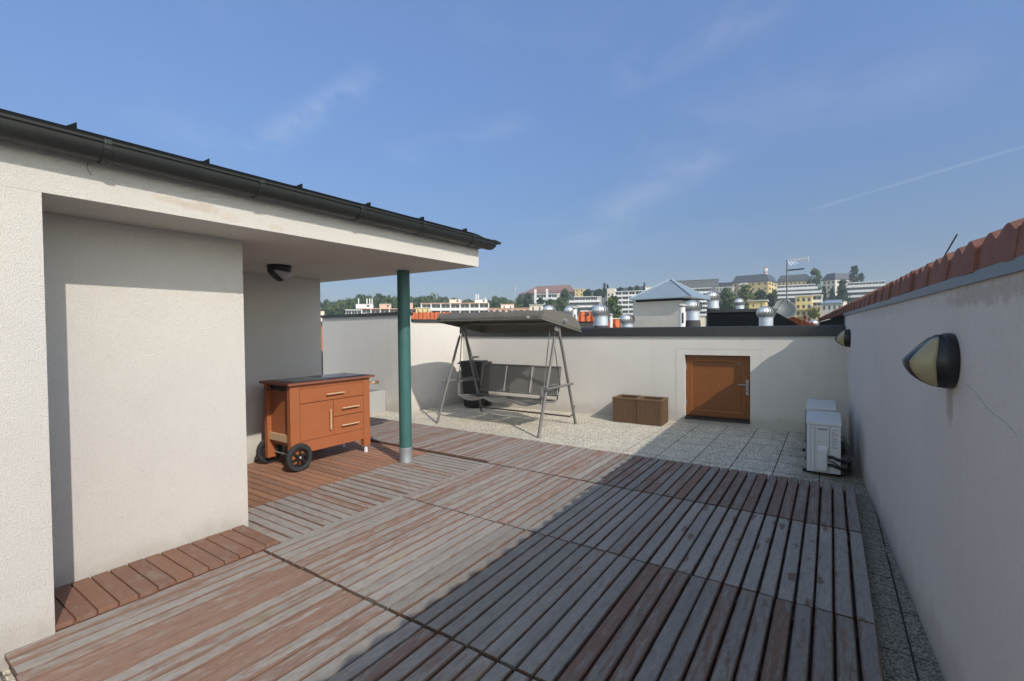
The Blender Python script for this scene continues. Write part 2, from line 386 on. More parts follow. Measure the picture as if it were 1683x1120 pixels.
# ------------------------------------------------------------------ deck panels
DZ = .075
def panel(x0, x1, y0, y1, ztop, red, knot, label, along='Y', jitter=.0015, pitch=.0865, width=.0725, seed=0, tone=1.):
    rr = random.Random(seed); W, L = (x1-x0, y1-y0) if along == 'Y' else (y1-y0, x1-x0)
    n = max(1, round(W/pitch)); p = W/n; w = p-(pitch-width); bd = B()
    for k in range(n):
        xc = -W/2+p*(k+.5)+rr.uniform(-jitter, jitter); zz = rr.uniform(-jitter, jitter)*.8
        l0, l1 = -L/2+.004+rr.uniform(-.003, .004), L/2-.004+rr.uniform(-.004, .003)
        rnd = rr.random(); rdd = red+rr.uniform(-.07, .07)
        e = .0045; h = .026; ww = w+rr.uniform(-.0025, .0025); tw = rr.uniform(-.0015, .0015)
        prof = [(-ww/2, -h), (-ww/2, -e), (-ww/2+e, 0), (-ww/2+.013, 0), (ww/2-.013, 0), (ww/2-e, 0), (ww/2, -e), (ww/2, -h)]
        ed = [1, 1, .8, 0, 0, .8, 1, 1]
        A = [bd.bm.verts.new((xc+x+tw, l0, z+zz)) for x, z in prof]; C = [bd.bm.verts.new((xc+x-tw, l1, z+zz)) for x, z in prof]
        for i in range(8):
            j = (i+1) % 8
            f = bd.bm.faces.new((A[i], A[j], C[j], C[i]))
            for lp in f.loops:
                q = A.index(lp.vert) if lp.vert in A else C.index(lp.vert)
                lp[bd.l] = (rnd, ed[q], rdd, knot)
        for f in (bd.bm.faces.new(A[::-1]), bd.bm.faces.new(C)): bd.setc([f], (rnd, 1, rdd, knot))
    o = bd.ob('decking_panel', 'deck', loc=((x0+x1)/2, (y0+y1)/2, ztop), rot=(0, 0, 0 if along == 'Y' else -math.pi/2))
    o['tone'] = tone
    bt = B()
    for t in (-.42, 0, .42): bt.lim(-W/2+.01, W/2-.01, L*t-.022, L*t+.022, -.026-max(.012, ztop-.032), -.0265)
    bt.ob('batten', 'soil', o)
    return tag(o, label, 'decking panel', 'wooden decking panels on the terrace')
cols = [(-3.112, -2.0), (-1.995, -.935), (-.93, .198)]
rows = [(.452, 1.64), (1.652, 2.848), (2.86, 4.085), (4.10, 5.24)]
where = {
 (0, 0): ('pinkish decking panel beside the house corner step, nearest on the left', .05, .1), (0, 1): ('half shaded decking panel at the bottom edge of the photo, left of middle', -.04, .25), (0, 2): ('dark shaded decking panel below the picture at the wall side', .0, .3),
 (1, 0): ('sunlit grey decking panel beyond the brown step boards', -.02, .15), (1, 1): ('mostly shaded decking panel crossed by the shadow edge in the middle foreground', -.09, .15), (1, 2): ('dark brown shaded decking panel at the bottom right corner of the deck', .02, .2),
 (2, 0): ('sunlit grey decking panel with rusty patches beside the lower porch deck', -.03, .35), (2, 1): ('grey decking panel with the shadow edge crossing its left half, second row from the pavers', -.10, .1), (2, 2): ('pale grey decking panel with brown knots next to the right wall gravel strip', -.17, 1.),
 (3, 0): ('weathered decking panel in front of the garden swing right leg, sunlit', -.01, .1), (3, 1): ('half shaded red brown decking panel in front of the planters', .02, .1), (3, 2): ('red brown shaded decking panel in front of the air conditioners', .05, .1)}
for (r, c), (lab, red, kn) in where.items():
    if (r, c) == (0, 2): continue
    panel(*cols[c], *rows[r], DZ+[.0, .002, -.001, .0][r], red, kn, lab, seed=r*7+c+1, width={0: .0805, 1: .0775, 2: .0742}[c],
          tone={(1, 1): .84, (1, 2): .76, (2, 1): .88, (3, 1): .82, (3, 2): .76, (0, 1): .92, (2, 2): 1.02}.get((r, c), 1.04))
for k, (xa, xb, lab) in enumerate([(-4.235, -3.118, 'weathered decking panel right behind the green column'), (-5.36, -4.241, 'decking panel behind the barbecue trolley right end'), (-6.49, -5.366, 'decking panel farthest left, running towards the stone planter')]):
    panel(xa, xb, 4.16, 5.26, DZ-.002, .0+.01*k, .1, lab, seed=40+k, width=.079)
k = 0
for (xa, xb, orange) in ((-5.40, -4.02, 1), (-4.015, -3.135, 0)):
    for (ya, yb) in ((1.80, 2.972), (2.976, 4.148)):
        k += 1
        lab = {1: 'orange brown porch decking panel at the trolley wheels', 2: 'orange brown porch decking panel under the far end of the trolley', 3: 'grey porch decking panel at the wall corner behind the steps', 4: 'grey porch decking panel holding the foot of the green column'}[k]
        panel(xa, xb, ya, yb, .05, .30 if orange else -.05, .1, lab, along='X', seed=60+k, pitch=.085, width=.0775, tone=1.05)

panel(-3.112, -2.0, -.77, .425, DZ-.012, -.12, .1, 'grey decking panel of which only a sliver shows in the bottom left corner', seed=90)
# brown step boards along the recess
n = 13
for k in range(n):
    y0 = .622+k*.0872; y1 = y0+.079
    bd = B().lim(-.235, .235, -(y1-y0)/2, (y1-y0)/2, -.026, 0, .003); rnd = R_.random()
    bd.setc(bd.bm.faces, (rnd, 0, 0, 0))
    o = bd.ob('step_board', 'step', loc=(-3.343+R_.uniform(-.003, .003), (y0+y1)/2, .104+R_.uniform(-.001, .001)), rot=(0, 0, R_.uniform(-.006, .006)))
    ords = ['first', 'second', 'third', 'fourth', 'fifth', 'sixth', 'seventh', 'eighth', 'ninth', 'tenth', 'eleventh', 'twelfth', 'last']
    tag(o, f'{ords[k]} short brown board of the step along the recessed wall, counted from the near pillar', 'step board', 'short brown step boards along the recess')
o = B().lim(-3.555, -3.125, .62, 1.76, .0775, .0905).lim(-3.565, -3.525, .62, 1.76, .002, .0773).lim(-3.165, -3.125, .62, 1.76, .002, .0773).ob('step_bearer', 'trolleytop')
tag(o, 'low wooden bearers hidden beneath the short step boards', 'bearer')

# loose chippings along the deck edge and the wall feet
rr = random.Random(11); b = B()
for k in range(620):
    t = rr.random()
    if t < .45: y = rr.uniform(1.8, 5.7); x = .205+abs(rr.gauss(0, .05))
    elif t < .75: y = rr.uniform(2., 5.6); x = .279-.0443*(y-5.782)-abs(rr.gauss(0, .03))-.006
    elif t < .9: x = rr.uniform(-6.2, -.3); y = 7.763+(x+3.617)*.0579-abs(rr.gauss(0, .04))-.006
    else: x = rr.uniform(-6.4, .1); y = 5.28+abs(rr.gauss(0, .05))
    r = rr.uniform(.003, .0075); m = Matrix.LocRotScale(Vector((x, y, r*.5)), Euler((rr.random()*6, rr.random()*6, rr.random()*6)).to_quaternion(), Vector((r, r*rr.uniform(.6, 1), r*rr.uniform(.5, .9))))
    bmesh.ops.create_icosphere(b.bm, subdivisions=1, radius=1, matrix=m)
struct(b.ob('loose_chippings', plain('chippings', (.40, .37, .31), .85, 0, .6, 60)), 'stuff')
# ------------------------------------------------------------------ the house on the roof
XF, XR, XP, YE, ZS = -3.094, -3.585, -5.42, 3.975, 2.19
house = empty('penthouse', (XF, .6, 0), 'cream rendered rooftop house with recessed porch and dark metal roof on the left', 'house')
def hp(o): o.parent = house; o.location = Vector(o.location)-Vector(house.location); return o
b = B()
b.prism([(XF, -3.5, 0), (XF, .628, 0), (XR, .628, 0), (XR, 1.79, 0), (XP, 1.79, 0), (XP, 3.665, 0), (-9, 3.665, 0), (-9, -3.5, 0)], (0, 0, ZS))
w = hp(b.ob('wall', 'house'))
b = B().prism([(XF, -3.5, ZS+.001), (XF, YE, ZS+.001), (-9, YE-.1, ZS+.001), (-9, -3.5, ZS+.001)], (0, 0, .26)); hp(b.ob('eaves_slab', 'soffit'))
# roof sheet, a shallow pitch, with turned-up seam ends
b = B()
prof = [(-2.99, 2.456), (-6.0, 2.545), (-9, 2.635)]
ys = [-3.6]+[3.55+.06*k for k in range(11)]
def yb(y): return y
rt = []
for y in ys:
    t = max(0, (y-3.75)/.42); dz = -.055*t*t
    rt.append([b.bm.verts.new((x, y, z+dz+(.045 if t == 0 else .045*(1-t*t)))) for x, z in prof]+[b.bm.verts.new((x, y, z-.008)) for x, z in prof[::-1]])
for A, C in zip(rt, rt[1:]):
    for i in range(6): b.bm.faces.new((A[i], A[(i+1) % 6], C[(i+1) % 6], C[i]))
b.bm.faces.new(rt[0]); b.bm.faces.new(rt[-1][::-1])
hp(b.ob('roof', 'roofmetal')); roof = house.children[-1]
for k, y in enumerate([-.46, .14, .735, 1.325, 1.915, 2.50, 3.095, 3.70]):
    b = B().prism([(-3.02, y-.006, 2.490), (-3.10, y-.006, 2.540), (-9, y-.006, 2.709), (-9, y-.006, 2.644), (-3.1, y-.006, 2.480)], (0, .012, 0)); b.prism([(-3.03, y-.05, 2.497), (-3.03, y+.012, 2.545), (-3.03, y+.012, 2.497)], (-.05, 0, 0))
    o = b.ob('standing_seam', 'roofmetal', roof)
# half-round gutter
b = B(); GX, GZ, GR = -3.018, 2.452, .072
N = 12; ra = []
for y in (-3.5, .2, 1.6, 3.0, 4.06, 4.10):
    dz = -.004*(y+3.5)/7.6; q = 1 if y < 4.08 else .93
    out = [(GX+GR*q*math.cos(math.pi+math.pi*k/N), GZ+dz+GR*q*1.05*math.sin(math.pi+math.pi*k/N)) for k in range(N+1)]
    out += [(GX+GR+.010, GZ+dz+.004), (GX+GR+.012, GZ+dz+.016), (GX+GR-.002, GZ+dz+.018)]
    inn = [(GX+(GR-.006)*math.cos(2*math.pi-math.pi*k/N), GZ+dz+(GR-.006)*1.05*math.sin(2*math.pi-math.pi*k/N)) for k in range(N+1)]
    ra.append([b.bm.verts.new((x, y, z)) for x, z in out+inn])
for A, C in zip(ra, ra[1:]):
    m_ = len(A)
    for i in range(m_): f = b.bm.faces.new((A[i], A[(i+1) % m_], C[(i+1) % m_], C[i])); f.smooth = True
b.prism([(GX+GR*.97*math.cos(math.pi+math.pi*k/12), 4.094, GZ+GR*math.sin(math.pi+math.pi*k/12)) for k in range(13)], (0, .006, 0))
b.prism([(GX-.075, 4.05, GZ+.02), (GX+.085, 4.05, GZ+.02), (GX+.07, 4.19, GZ+.012), (GX-.0, 4.19, GZ+.012)], (0, 0, -.02))
hp(b.ob('gutter', 'darkmetal')); gut = house.children[-1]
for y in (-.6, .84, 1.60, 2.36, 3.02, 3.72):
    b = B(); pts = [(GX+(GR+.004)*math.cos(math.pi+math.pi*k/10), y, GZ+(GR+.004)*1.05*math.sin(math.pi+math.pi*k/10)) for k in range(11)]
    for (xa, _, za), (xb, _, zb) in zip(pts, pts[1:]):
        b.prism([(xa, y-.016, za), (xb, y-.016, zb), (xb*1.0+(xb-GX)*.06, y-.016, zb+(zb-GZ)*.06), (xa+(xa-GX)*.06, y-.016, za+(za-GZ)*.06)], (0, .032, 0))
    b.box((GX+GR+.006, y, GZ+.006), (.012, .03, .024), None, .003)
    o = b.ob('bracket', 'darkmetal', gut)
# crack in the render below the first bracket
hp(B().tube([(XF+.0005, .80, 2.375), (XF+.0005, .795, 2.352), (XF+.0005, .806, 2.33), (XF+.0005, .812, 2.318)], .0016, 5).ob('wire_end', 'blackp'))

# green porch column
c = (-3.955, 3.715)
cl = empty('porch_column', (c[0], c[1], .05), 'round green steel column with grey foot carrying the porch roof corner', 'column')
B().lathe([(.069, .16), (.069, 2.139)], n=32).ob('shaft', 'green', cl)
B().lathe([(.077, 0), (.077, .01), (.073, .02), (.073, .165), (.0695, .168)], n=32).ob('foot_sleeve', 'galv', cl)

# ------------------------------------------------------------------ half dome lamps
def dome_lamp(name, label, loc, mat_rot, glassmat):
    o = empty(name, loc, label, 'lamp', 'half dome bulkhead lamps'); o.rotation_mode = 'QUATERNION'; o.rotation_quaternion = mat_rot.to_quaternion()
    R0, P = .112, .158                         # local z = out of the wall, x = along the ridge, y = across
    B().lathe([(R0, 0), (R0+.003, .008), (R0+.002, .03), (R0-.008, .040)], n=40).ob('base_ring', 'blackp', o)
    hb, K = .030, 28
    def ridge(t, s, k=1.):
        a = 1.18 if math.cos(t) > 0 else 1.8; zq, pq = abs(math.cos(t)), abs(math.sin(t)); q = (zq**a+pq**a)**(-1/a)
        return Vector((R0*.97*zq*q*(1 if math.cos(t) > 0 else -1), s*hb, .034+(P-.034)*pq*q))
    def rim(t, s): x = R0*.96*math.cos(t); return Vector((x, s*math.sqrt(max(0, R0*R0*.93-x*x)), .036))
    def side(t, s, u):                         # u 0 at ridge, 1 at base
        a, c_ = ridge(t, s), rim(t, s); p = a.lerp(c_, u); bl = .16*math.sin(math.pi*u)
        return p+Vector((0, s*bl*.10, bl*.06))
    b = B(); T = [math.pi*k/K for k in range(K+1)]; T[0] = .02; T[-1] = math.pi-.02
    V = [[b.bm.verts.new(side(t, -1, u)) for u in (1, .75, .5, .25, 0)]+[b.bm.verts.new(side(t, 1, u)) for u in (0, .25, .5, .75, 1)] for t in T]
    for A, C in zip(V, V[1:]):
        for i in range(9): f = b.bm.faces.new((A[i], A[i+1], C[i+1], C[i])); f.smooth = i not in (4,)
    b.ob('hood', 'blackp', o)
    for s in (-1, 1):
        b = B(); gl = []
        for k in range(3, K-2):
            t = T[k]; h0 = .17; gl.append([b.bm.verts.new(side(t, s, h0+(.79-h0)*q/5)+Vector((0, s*.004, .003))) for q in range(6)])
        for A, C in zip(gl, gl[1:]):
            for i in range(5): f = b.bm.faces.new((A[i], A[i+1], C[i+1], C[i])); f.smooth = True
        g_ = b.ob('glass', glassmat, o); md = g_.modifiers.new('s', 'SOLIDIFY'); md.thickness = .003; md.offset = 0
    a_, c_ = ridge(.62, 0), ridge(.95, 0); B().tube([a_, c_], .004, 6).ob('ridge_slot', 'acg', o)
    return o
def wall_rot(out, up):
    z = Vector(out).normalized(); x = Vector(up).normalized(); y = z.cross(x); return Matrix((x, y, z)).transposed()
RD = Vector((.0442, -.9990, 0)); RN = Vector((-.9990, -.0442, 0))          # right wall: along, out
RP = Vector((.279, 5.782, 0))
def rw(y, z, out=0.): t = (y-RP.y)/RD.y; p = RP+RD*t+RN*out; return Vector((p.x, p.y, z))
dome_lamp('wall_lamp', 'black half dome lamp on the right wall, the large near one', rw(2.62, 1.376, .001), wall_rot(RN, (0, 0, 1)), 'lampglass')
dome_lamp('wall_lamp', 'small looking half dome lamp on the right wall near the far corner', rw(7.35, 1.376, .001), wall_rot(RN, (0, 0, 1)), 'lampglass')
dome_lamp('ceiling_lamp', 'black half dome lamp under the porch ceiling above the trolley', Vector((-4.61, 2.66, ZS)), wall_rot((0, 0, -1), Vector((.15, -.99, 0))), 'lampglass2')

# ------------------------------------------------------------------ parapets
WD = Vector((.99833, .05776, 0)); WN = Vector((.05776, -.99833, 0)); WP = Vector((-3.617, 7.763, 0))
def bw(x, z, out=0.): t = (x-WP.x)/WD.x; p = WP+WD*t+WN*out; return Vector((p.x, p.y, z))
HX0, HX1, HZ0, HZ1 = -1.941, -.998, .068, 1.094
bp = empty('back_parapet', bw(-3, 0), 'long cream rendered parapet with dark metal coping behind the swing and hatch', 'wall')
def chp(o, p): o.parent = p; o.location = Vector(o.location)-Vector(p.location); return o
x0, x1, TH = -6.345, .20, .30
b = B()
def wallbox(b, xa, xb, za, zb, o0, o1):
    b.prism([bw(xa, za, o0), bw(xb, za, o0), bw(xb, za, -o1), bw(xa, za, -o1)], (0, 0, zb-za))
grid = [x0, HX0, HX1, x1]
def quadw(b, pts):
    b.bm.faces.new([b.bm.verts.new(p) for p in pts])
# one shell round the hatch opening
zt = 1.40
for xa, xb, za, zb in ((x0, HX0, 0, zt), (HX1, x1, 0, zt), (HX0, HX1, 0, HZ0), (HX0, HX1, HZ1, zt)):
    quadw(b, [bw(xa, za), bw(xb, za), bw(xb, zb), bw(xa, zb)])
dq = -.128
for p, q in (((HX0, HZ0), (HX0, HZ1)), ((HX0, HZ1), (HX1, HZ1)), ((HX1, HZ1), (HX1, HZ0)), ((HX1, HZ0), (HX0, HZ0))):
    quadw(b, [bw(*p), bw(*q), bw(*q, dq), bw(*p, dq)])
quadw(b, [bw(x0, 0, -TH), bw(x1, 0, -TH), bw(x1, zt, -TH), bw(x0, zt, -TH)])
quadw(b, [bw(x0, zt), bw(x1, zt), bw(x1, zt, -TH), bw(x0, zt, -TH)])
quadw(b, [bw(x0, 0), bw(x0, zt), bw(x0, zt, -TH), bw(x0, 0, -TH)])
bmesh.ops.remove_doubles(b.bm, verts=b.bm.verts, dist=1e-4)
chp(b.ob('wall', 'backwall'), bp)
b = B(); b.prism([bw(x0, 1.395, .028), bw(x0, 1.395, .022), bw(x0, 1.525, .022), bw(x0, 1.545, -TH-.03), bw(x0, 1.395, -TH-.03), bw(x0, 1.395, -TH-.024), bw(x0, 1.537, -TH-.024), bw(x0, 1.537, .028)], WD*((x1-x0-.06)/WD.x))
b2 = B(); b2.prism([bw(x0, 1.392, .03), bw(x0, 1.530, .03), bw(x0, 1.545, .0), bw(x0, 1.545, -TH-.03), bw(x0, 1.392, -TH-.03)], WD*((x1-x0-.045)/WD.x)); b.bm.free()
for xx in (-4.9, -2.95, -1.05): b2.prism([bw(xx, 1.391, .033), bw(xx, 1.532, .033), bw(xx, 1.549, 0), bw(xx, 1.549, -TH-.033), bw(xx, 1.391, -TH-.033)], WD*.035)
chp(b2.ob('coping', 'coping'), bp)
# hairline render joint round the hatch
b = B()
for xa, xb, za, zb in ((-2.078, -2.072, .0, 1.19), (-2.078, -.80, 1.187, 1.192)): wallbox(b, xa, xb, za, zb, .0025, 0.)
chp(b.ob('render_joint', 'concrete'), bp)

# hatch door
hd = empty('hatch_door', bw((HX0+HX1)/2, HZ0), 'small square brown wooden hatch door in the back parapet', 'door', None, math.atan2(WD.y, WD.x))
hw, hh = (HX1-HX0)/2/WD.x, HZ1-HZ0
y0, y1 = .085, .125
b = B(); e = .085
b.lim(-hw+.004, -hw+e, y0, y1, .045, hh-.004, .004); b.lim(hw-e, hw-.004, y0, y1, .045, hh-.004, .004); b.lim(-hw+e+.0005, hw-e-.0005, y0, y1, hh-e, hh-.004, .004); b.lim(-hw+e+.0005, hw-e-.0005, y0, y1, .045, .045+e, .004)
b.ob('frame', 'door', hd)
b = B().lim(-hw+e-.01, hw-e+.01, y0+.022, y1-.004, .06, hh-e+.01); b.ob('panel', 'door', hd)
b = B(); 
for q in ((-hw+e, -hw+e+.014, .045+e, hh-e), (hw-e-.014, hw-e, .045+e, hh-e)): b.lim(q[0], q[1], y0-.004, y0+.024, q[2], q[3], .003)
for q in ((.045+e, .045+e+.014), (hh-e-.014, hh-e)): b.lim(-hw+e+.014, hw-e-.014, y0-.004, y0+.024, q[0], q[1], .003)
b.ob('moulding', 'mould_lit', hd)
b = B().prism([(-hw+.002, -.035, .0), (-hw+.002, .125, .0), (-hw+.002, .125, .044), (-hw+.002, -.035, .028)], (2*hw-.004, 0, 0)); b.ob('sill', 'darkmetal', hd)
B().lim(hw-.066, hw-.028, y0-.006, y0+.002, .42, .655, .003).ob('lock_plate', 'galv', hd)
B().tube([(hw-.047, y0-.004, .575), (hw-.047, y0-.045, .575), (hw-.06, y0-.05, .575), (hw-.165, y0-.048, .58)], .009, 10).ob('lever_handle', 'galv', hd)
B().tube([(hw-.047, y0-.008, .48), (hw-.047, y0-.0, .48)], .007, 10).ob('keyhole', 'blackp', hd)
for z in (.25, .82): B().tube([(-hw+.006, y0-.006, z-.045), (-hw+.006, y0-.006, z+.045)], .009, 8).ob('hinge', 'galv', hd)
B().lim(.28, .34, y0+.012, y0+.02, hh-e-.045, hh-e-.032, .003).ob('catch', 'galv', hd)

# left back wall and the short sunlit side wall
wl = empty('left_parapet', (-6.6, 6.07, 0), 'taller cream rendered parapet between porch and green column', 'wall')
b = B().prism([(-9.06, 6.163, -.3), (-6.592, 6.075, -.3), (-6.58, 6.36, -.3), (-9.05, 6.45, -.3)], (0, 0, 2.12)); chp(b.ob('wall', 'backwall'), wl)
b = B().prism([(-9.08, 6.13, 1.815), (-6.565, 6.042, 1.815), (-6.55, 6.39, 1.815), (-9.07, 6.48, 1.815)], (0, 0, .055)); chp(b.ob('coping', 'coping'), wl)
ws = empty('side_parapet', (-6.5, 6.9, 0), 'short bright cream parapet behind the green column, holding the swing shadow', 'wall')
b = B().prism([(-6.60, 6.365, -.3), (-6.349, 7.61, -.3), (-6.349, 7.90, -.3), (-6.95, 7.90, -.3), (-6.95, 6.365, -.3)], (0, 0, 1.99)); chp(b.ob('wall', 'backwall'), ws)
b = B().prism([(-6.565, 6.395, 1.685), (-6.315, 7.60, 1.685), (-6.315, 7.93, 1.685), (-6.98, 7.93, 1.685), (-6.98, 6.395, 1.685)], (0, 0, .055)); chp(b.ob('coping', 'coping'), ws)

# right wall with clay verge
rwall = empty('party_wall', rw(4, 0), 'long shaded cream party wall along the right side, topped by clay verge tiles', 'wall')
ya, yb_ = -4, 8.22; ZT = 1.676
b = B().prism([rw(ya, -.3), rw(yb_, -.3), rw(yb_, -.3, -.35), rw(ya, -.3, -.35)], (0, 0, ZT+.3)); chp(b.ob('wall', 'rightwall'), rwall)
b = B().prism([rw(ya, ZT-.004, .014), rw(yb_+.05, ZT-.004, .014), rw(yb_+.05, ZT-.004, -.36), rw(ya, ZT-.004, -.36)], (0, 0, .04)); chp(b.ob('flashing', 'flash'), rwall)
def verge(y_from, y_to):
    b = B(); y = y_from; L = .375; k = 0
    while y < y_to:
        dy = R_.uniform(-.006, .006); out = .018+R_.uniform(-.004, .004); S = 20
        prev = None
        for i in range(S+1):
            yy = y+dy+(L+.012)*i/S; w = math.sin(math.pi*(1-(yy/.178) % 1.0)**1.5)
            zt_ = 1.818+.032*w+.05*smooth((1.9-yy)/1.6); o_ = out-.010*i/S  # unseen near end raised to push the wall's cast shadow farther left
            ring = [rw(yy, 1.712+.004*math.sin(k), o_), rw(yy, 1.70, o_-.016), rw(yy, zt_-.03, o_-.03), rw(yy, zt_-.012, o_-.2), rw(yy, zt_-.02, -.42), rw(yy, zt_, -.41), rw(yy, zt_+.004, -.2), rw(yy, zt_-.004, -.05), rw(yy, zt_-.022, o_-.010)]
            ring = [b.bm.verts.new(p) for p in ring]
            if prev:
                for q in range(len(ring)): b.bm.faces.new((prev[q], prev[(q+1) % len(ring)], ring[(q+1) % len(ring)], ring[q]))
            else: b.bm.faces.new(ring)
            prev = ring
        b.bm.faces.new(prev[::-1]); y += L; k += 1
    return b
chp(verge(-2.2, 8.2).ob('verge_tiles', 'verge'), rwall)
chp(B().tube([rw(3.14, 1.84, -.06), rw(2.87, 1.927, -.06)], .0035, 6).ob('lightning_rod', 'blackp'), rwall)
# hairline crack
pts = [rw(2.44+(-.5)*t, 1.30-.10*t+.006*math.sin(9*t), .0002) for t in [k/12 for k in range(13)]]
chp(B().tube(pts, .0009, 5).ob('hairline_crack', 'acg'), rwall)
rf = empty('neighbour_roof', rw(12, .9), 'dark sided roof edge with clay verge tiles beyond the far end of the right wall', 'roof')
b = B(); b.prism([rw(8.24, .9, -.06), rw(19.8, .9, -.06), rw(19.8, .9, -.4), rw(8.24, .9, -.4)], (0, 0, .80)); 
y = 8.3
while y < 19.7:
    b.prism([rw(y, .9, -.02), rw(y+.17, .9, -.045), rw(y+.17, .9, -.059), rw(y, .9, -.059)], (0, 0, .79)); y += .21
chp(b.ob('side_cladding', 'bitumen'), rf)
chp(verge(8.3, 19.9).ob('verge_tiles', 'verge'), rf)

# ------------------------------------------------------------------ barbecue trolley
GZ0 = .05
tr = empty('serving_trolley', (-4.95, 3.3, GZ0), 'orange stained wooden barbecue trolley with drawers and two black wheels', 'trolley')
def tp(o): return chp(o, tr)
FX, BX, LY, RY = -4.66, -5.165, 2.775, 3.80
tp(B().lim(BX-.03, FX+.035, LY-.035, RY+.055, .958, .985, .004).ob('table_top', 'trolleytop')); top = tr.children[-1]
def sub(o, par): o.parent = par; return o
tp(B().lim(BX+.02, FX-.06, 3.30, RY-.0, .9855, .992, .002).ob('worktop_inlay', 'slate'))
tp(B().lim(BX+.02, FX-.06, LY+.08, 3.285, .9855, .9915, .002).ob('worktop_inlay', 'steelplate'))
for (xa, xb, ya_, yb_, z0) in ((FX-.06, FX, LY, LY+.107, .125), (FX-.06, FX, RY-.092, RY, .135), (BX, BX+.06, LY, LY+.09, .14), (BX, BX+.06, RY-.09, RY, .135)):
    tp(B().lim(xa, xb, ya_, yb_, z0, .957, .003).ob('leg', 'trolley'))
b = B()
tp(B().lim(FX-.03, FX-.004, LY+.108, RY-.093, .912, .957).ob('top_rail', 'trolley'))
tp(B().lim(FX-.03, FX-.004, LY+.108, RY-.093, .222, .345, .002).ob('apron', 'trolley'))
tp(B().lim(BX+.06, FX-.04, LY+.045, RY-.045, .30, .955).ob('cabinet', 'trolley'))
def hnd(y0, z0, y1, z1, par):
    d = Vector((0, y1-y0, z1-z0)); a = Vector((FX+.028, y0, z0)); c_ = Vector((FX+.028, y1, z1))
    b = B().tube([a, c_], .0085, 10)
    for t in (.12, .88): p = a.lerp(c_, t); b.tube([p, (FX-.002, p.y, p.z)], .005, 8)
    return sub(b.ob('handle', 'palewood'), par)
def front(name, y0, y1, z0, z1, h):
    o = tp(B().lim(FX-.028, FX-.0015, y0+.003, y1-.003, z0+.003, z1-.003, .0025).ob(name, 'trolley')); hnd(*h, o)
ZL = LY+.108; ZR = RY-.093
front('drawer', ZL, ZR, .752, .911, (3.19, .822, 3.42, .822))
front('door', ZL, 3.294, .346, .751, (3.238, .425, 3.238, .651))
front('drawer', 3.294, ZR, .552, .751, (3.392, .640, 3.622, .640))
front('drawer', 3.294, ZR, .346, .551, (3.385, .442, 3.617, .442))
tp(B().lim(BX+.06, FX-.06, LY+.015, LY+.04, .345, .425, .003).ob('stretcher', 'palewood'))
tp(B().lim(BX+.06, FX-.06, LY+.044, LY+.052, .90, .955).ob('side_rail', 'darkmetal'))
tp(B().tube([(BX+.05, LY-.012, .902), (FX-.05, LY-.012, .902)], .007, 8).ob('towel_rail', 'darkmetal'))
WY, WR = 2.85, .147
tp(B().tube([(BX-.06, WY, GZ0+WR), (FX+.045, WY, GZ0+WR)], .008, 10).ob('axle', 'galv'))
for wx in (FX+.028, BX-.045):
    mt = Matrix.Translation((wx, WY, GZ0+WR)) @ Matrix.Rotation(math.pi/2, 4, 'Y')
    o = tp(B().lathe([(.103, -.018), (.120, -.024), (.138, -.020), (WR, -.008), (WR, .008), (.138, .020), (.120, .024), (.103, .018), (.103, -.018)], n=40, mat_=mt, caps=False).ob('wheel', 'rubber'))
    b = B().lathe([(.092, -.016), (.103, -.017), (.103, .017), (.092, .016), (.092, -.016)], n=40, mat_=mt, caps=False)
    for k in range(6):
        a = k*math.pi/3+.3; b.box((wx, WY+.055*math.cos(a), GZ0+WR+.055*math.sin(a)), (.014, .082, .017), Euler((a, 0, 0)).to_quaternion())
    b.lathe([(.021, -.019), (.021, .019)], n=16, mat_=mt); sub(b.ob('rim', 'rim'), o)
    sub(B().lathe([(.013, 0), (.013, .025), (.008, .03)], n=12, mat_=Matrix.Translation((wx, WY, GZ0+WR)) @ Matrix.Rotation(math.pi/2, 4, 'Y')).ob('hub_cap', 'alu'), o)
for xx in (FX-.03, BX+.03): tp(B().tube([(xx, RY-.045, GZ0+.0), (xx, RY-.045, GZ0+.055)], .022, 12).tube([(xx, RY-.045, GZ0+.054), (xx, RY-.045, .14)], .008, 8).ob('glide', 'white'))
tp(B().lathe([(.011, 0), (.014, .06), (.019, .10), (.021, .18), (.018, .208), (.006, .215)], n=14, mat_=Matrix.Translation((FX-.08, RY+.0, .877)) @ Matrix.Rotation(-math.pi/2, 4, 'X')).ob('push_handle', 'palewood'))

# stone planter behind
o = empty('stone_planter', (-7.3, 5.85, 0), 'low grey speckled stone trough against the left parapet', 'planter')
b = B(); s_ = [(-7.62, 5.60), (-7.0, 5.60), (-7.0, 6.07), (-7.62, 6.07)]
b.lim(-7.62, -7.0, 5.60, 5.65, 0, .40, .008); b.lim(-7.62, -7.0, 6.03, 6.08, 0, .40, .008); b.lim(-7.62, -7.57, 5.6505, 6.0295, 0, .40, .006); b.lim(-7.05, -7.0, 5.6505, 6.0295, 0, .40, .006)
chp(b.ob('trough', 'granite'), o); chp(B().lim(-7.569, -7.051, 5.651, 6.029, .02, .35).ob('soil_fill', 'soil'), o)

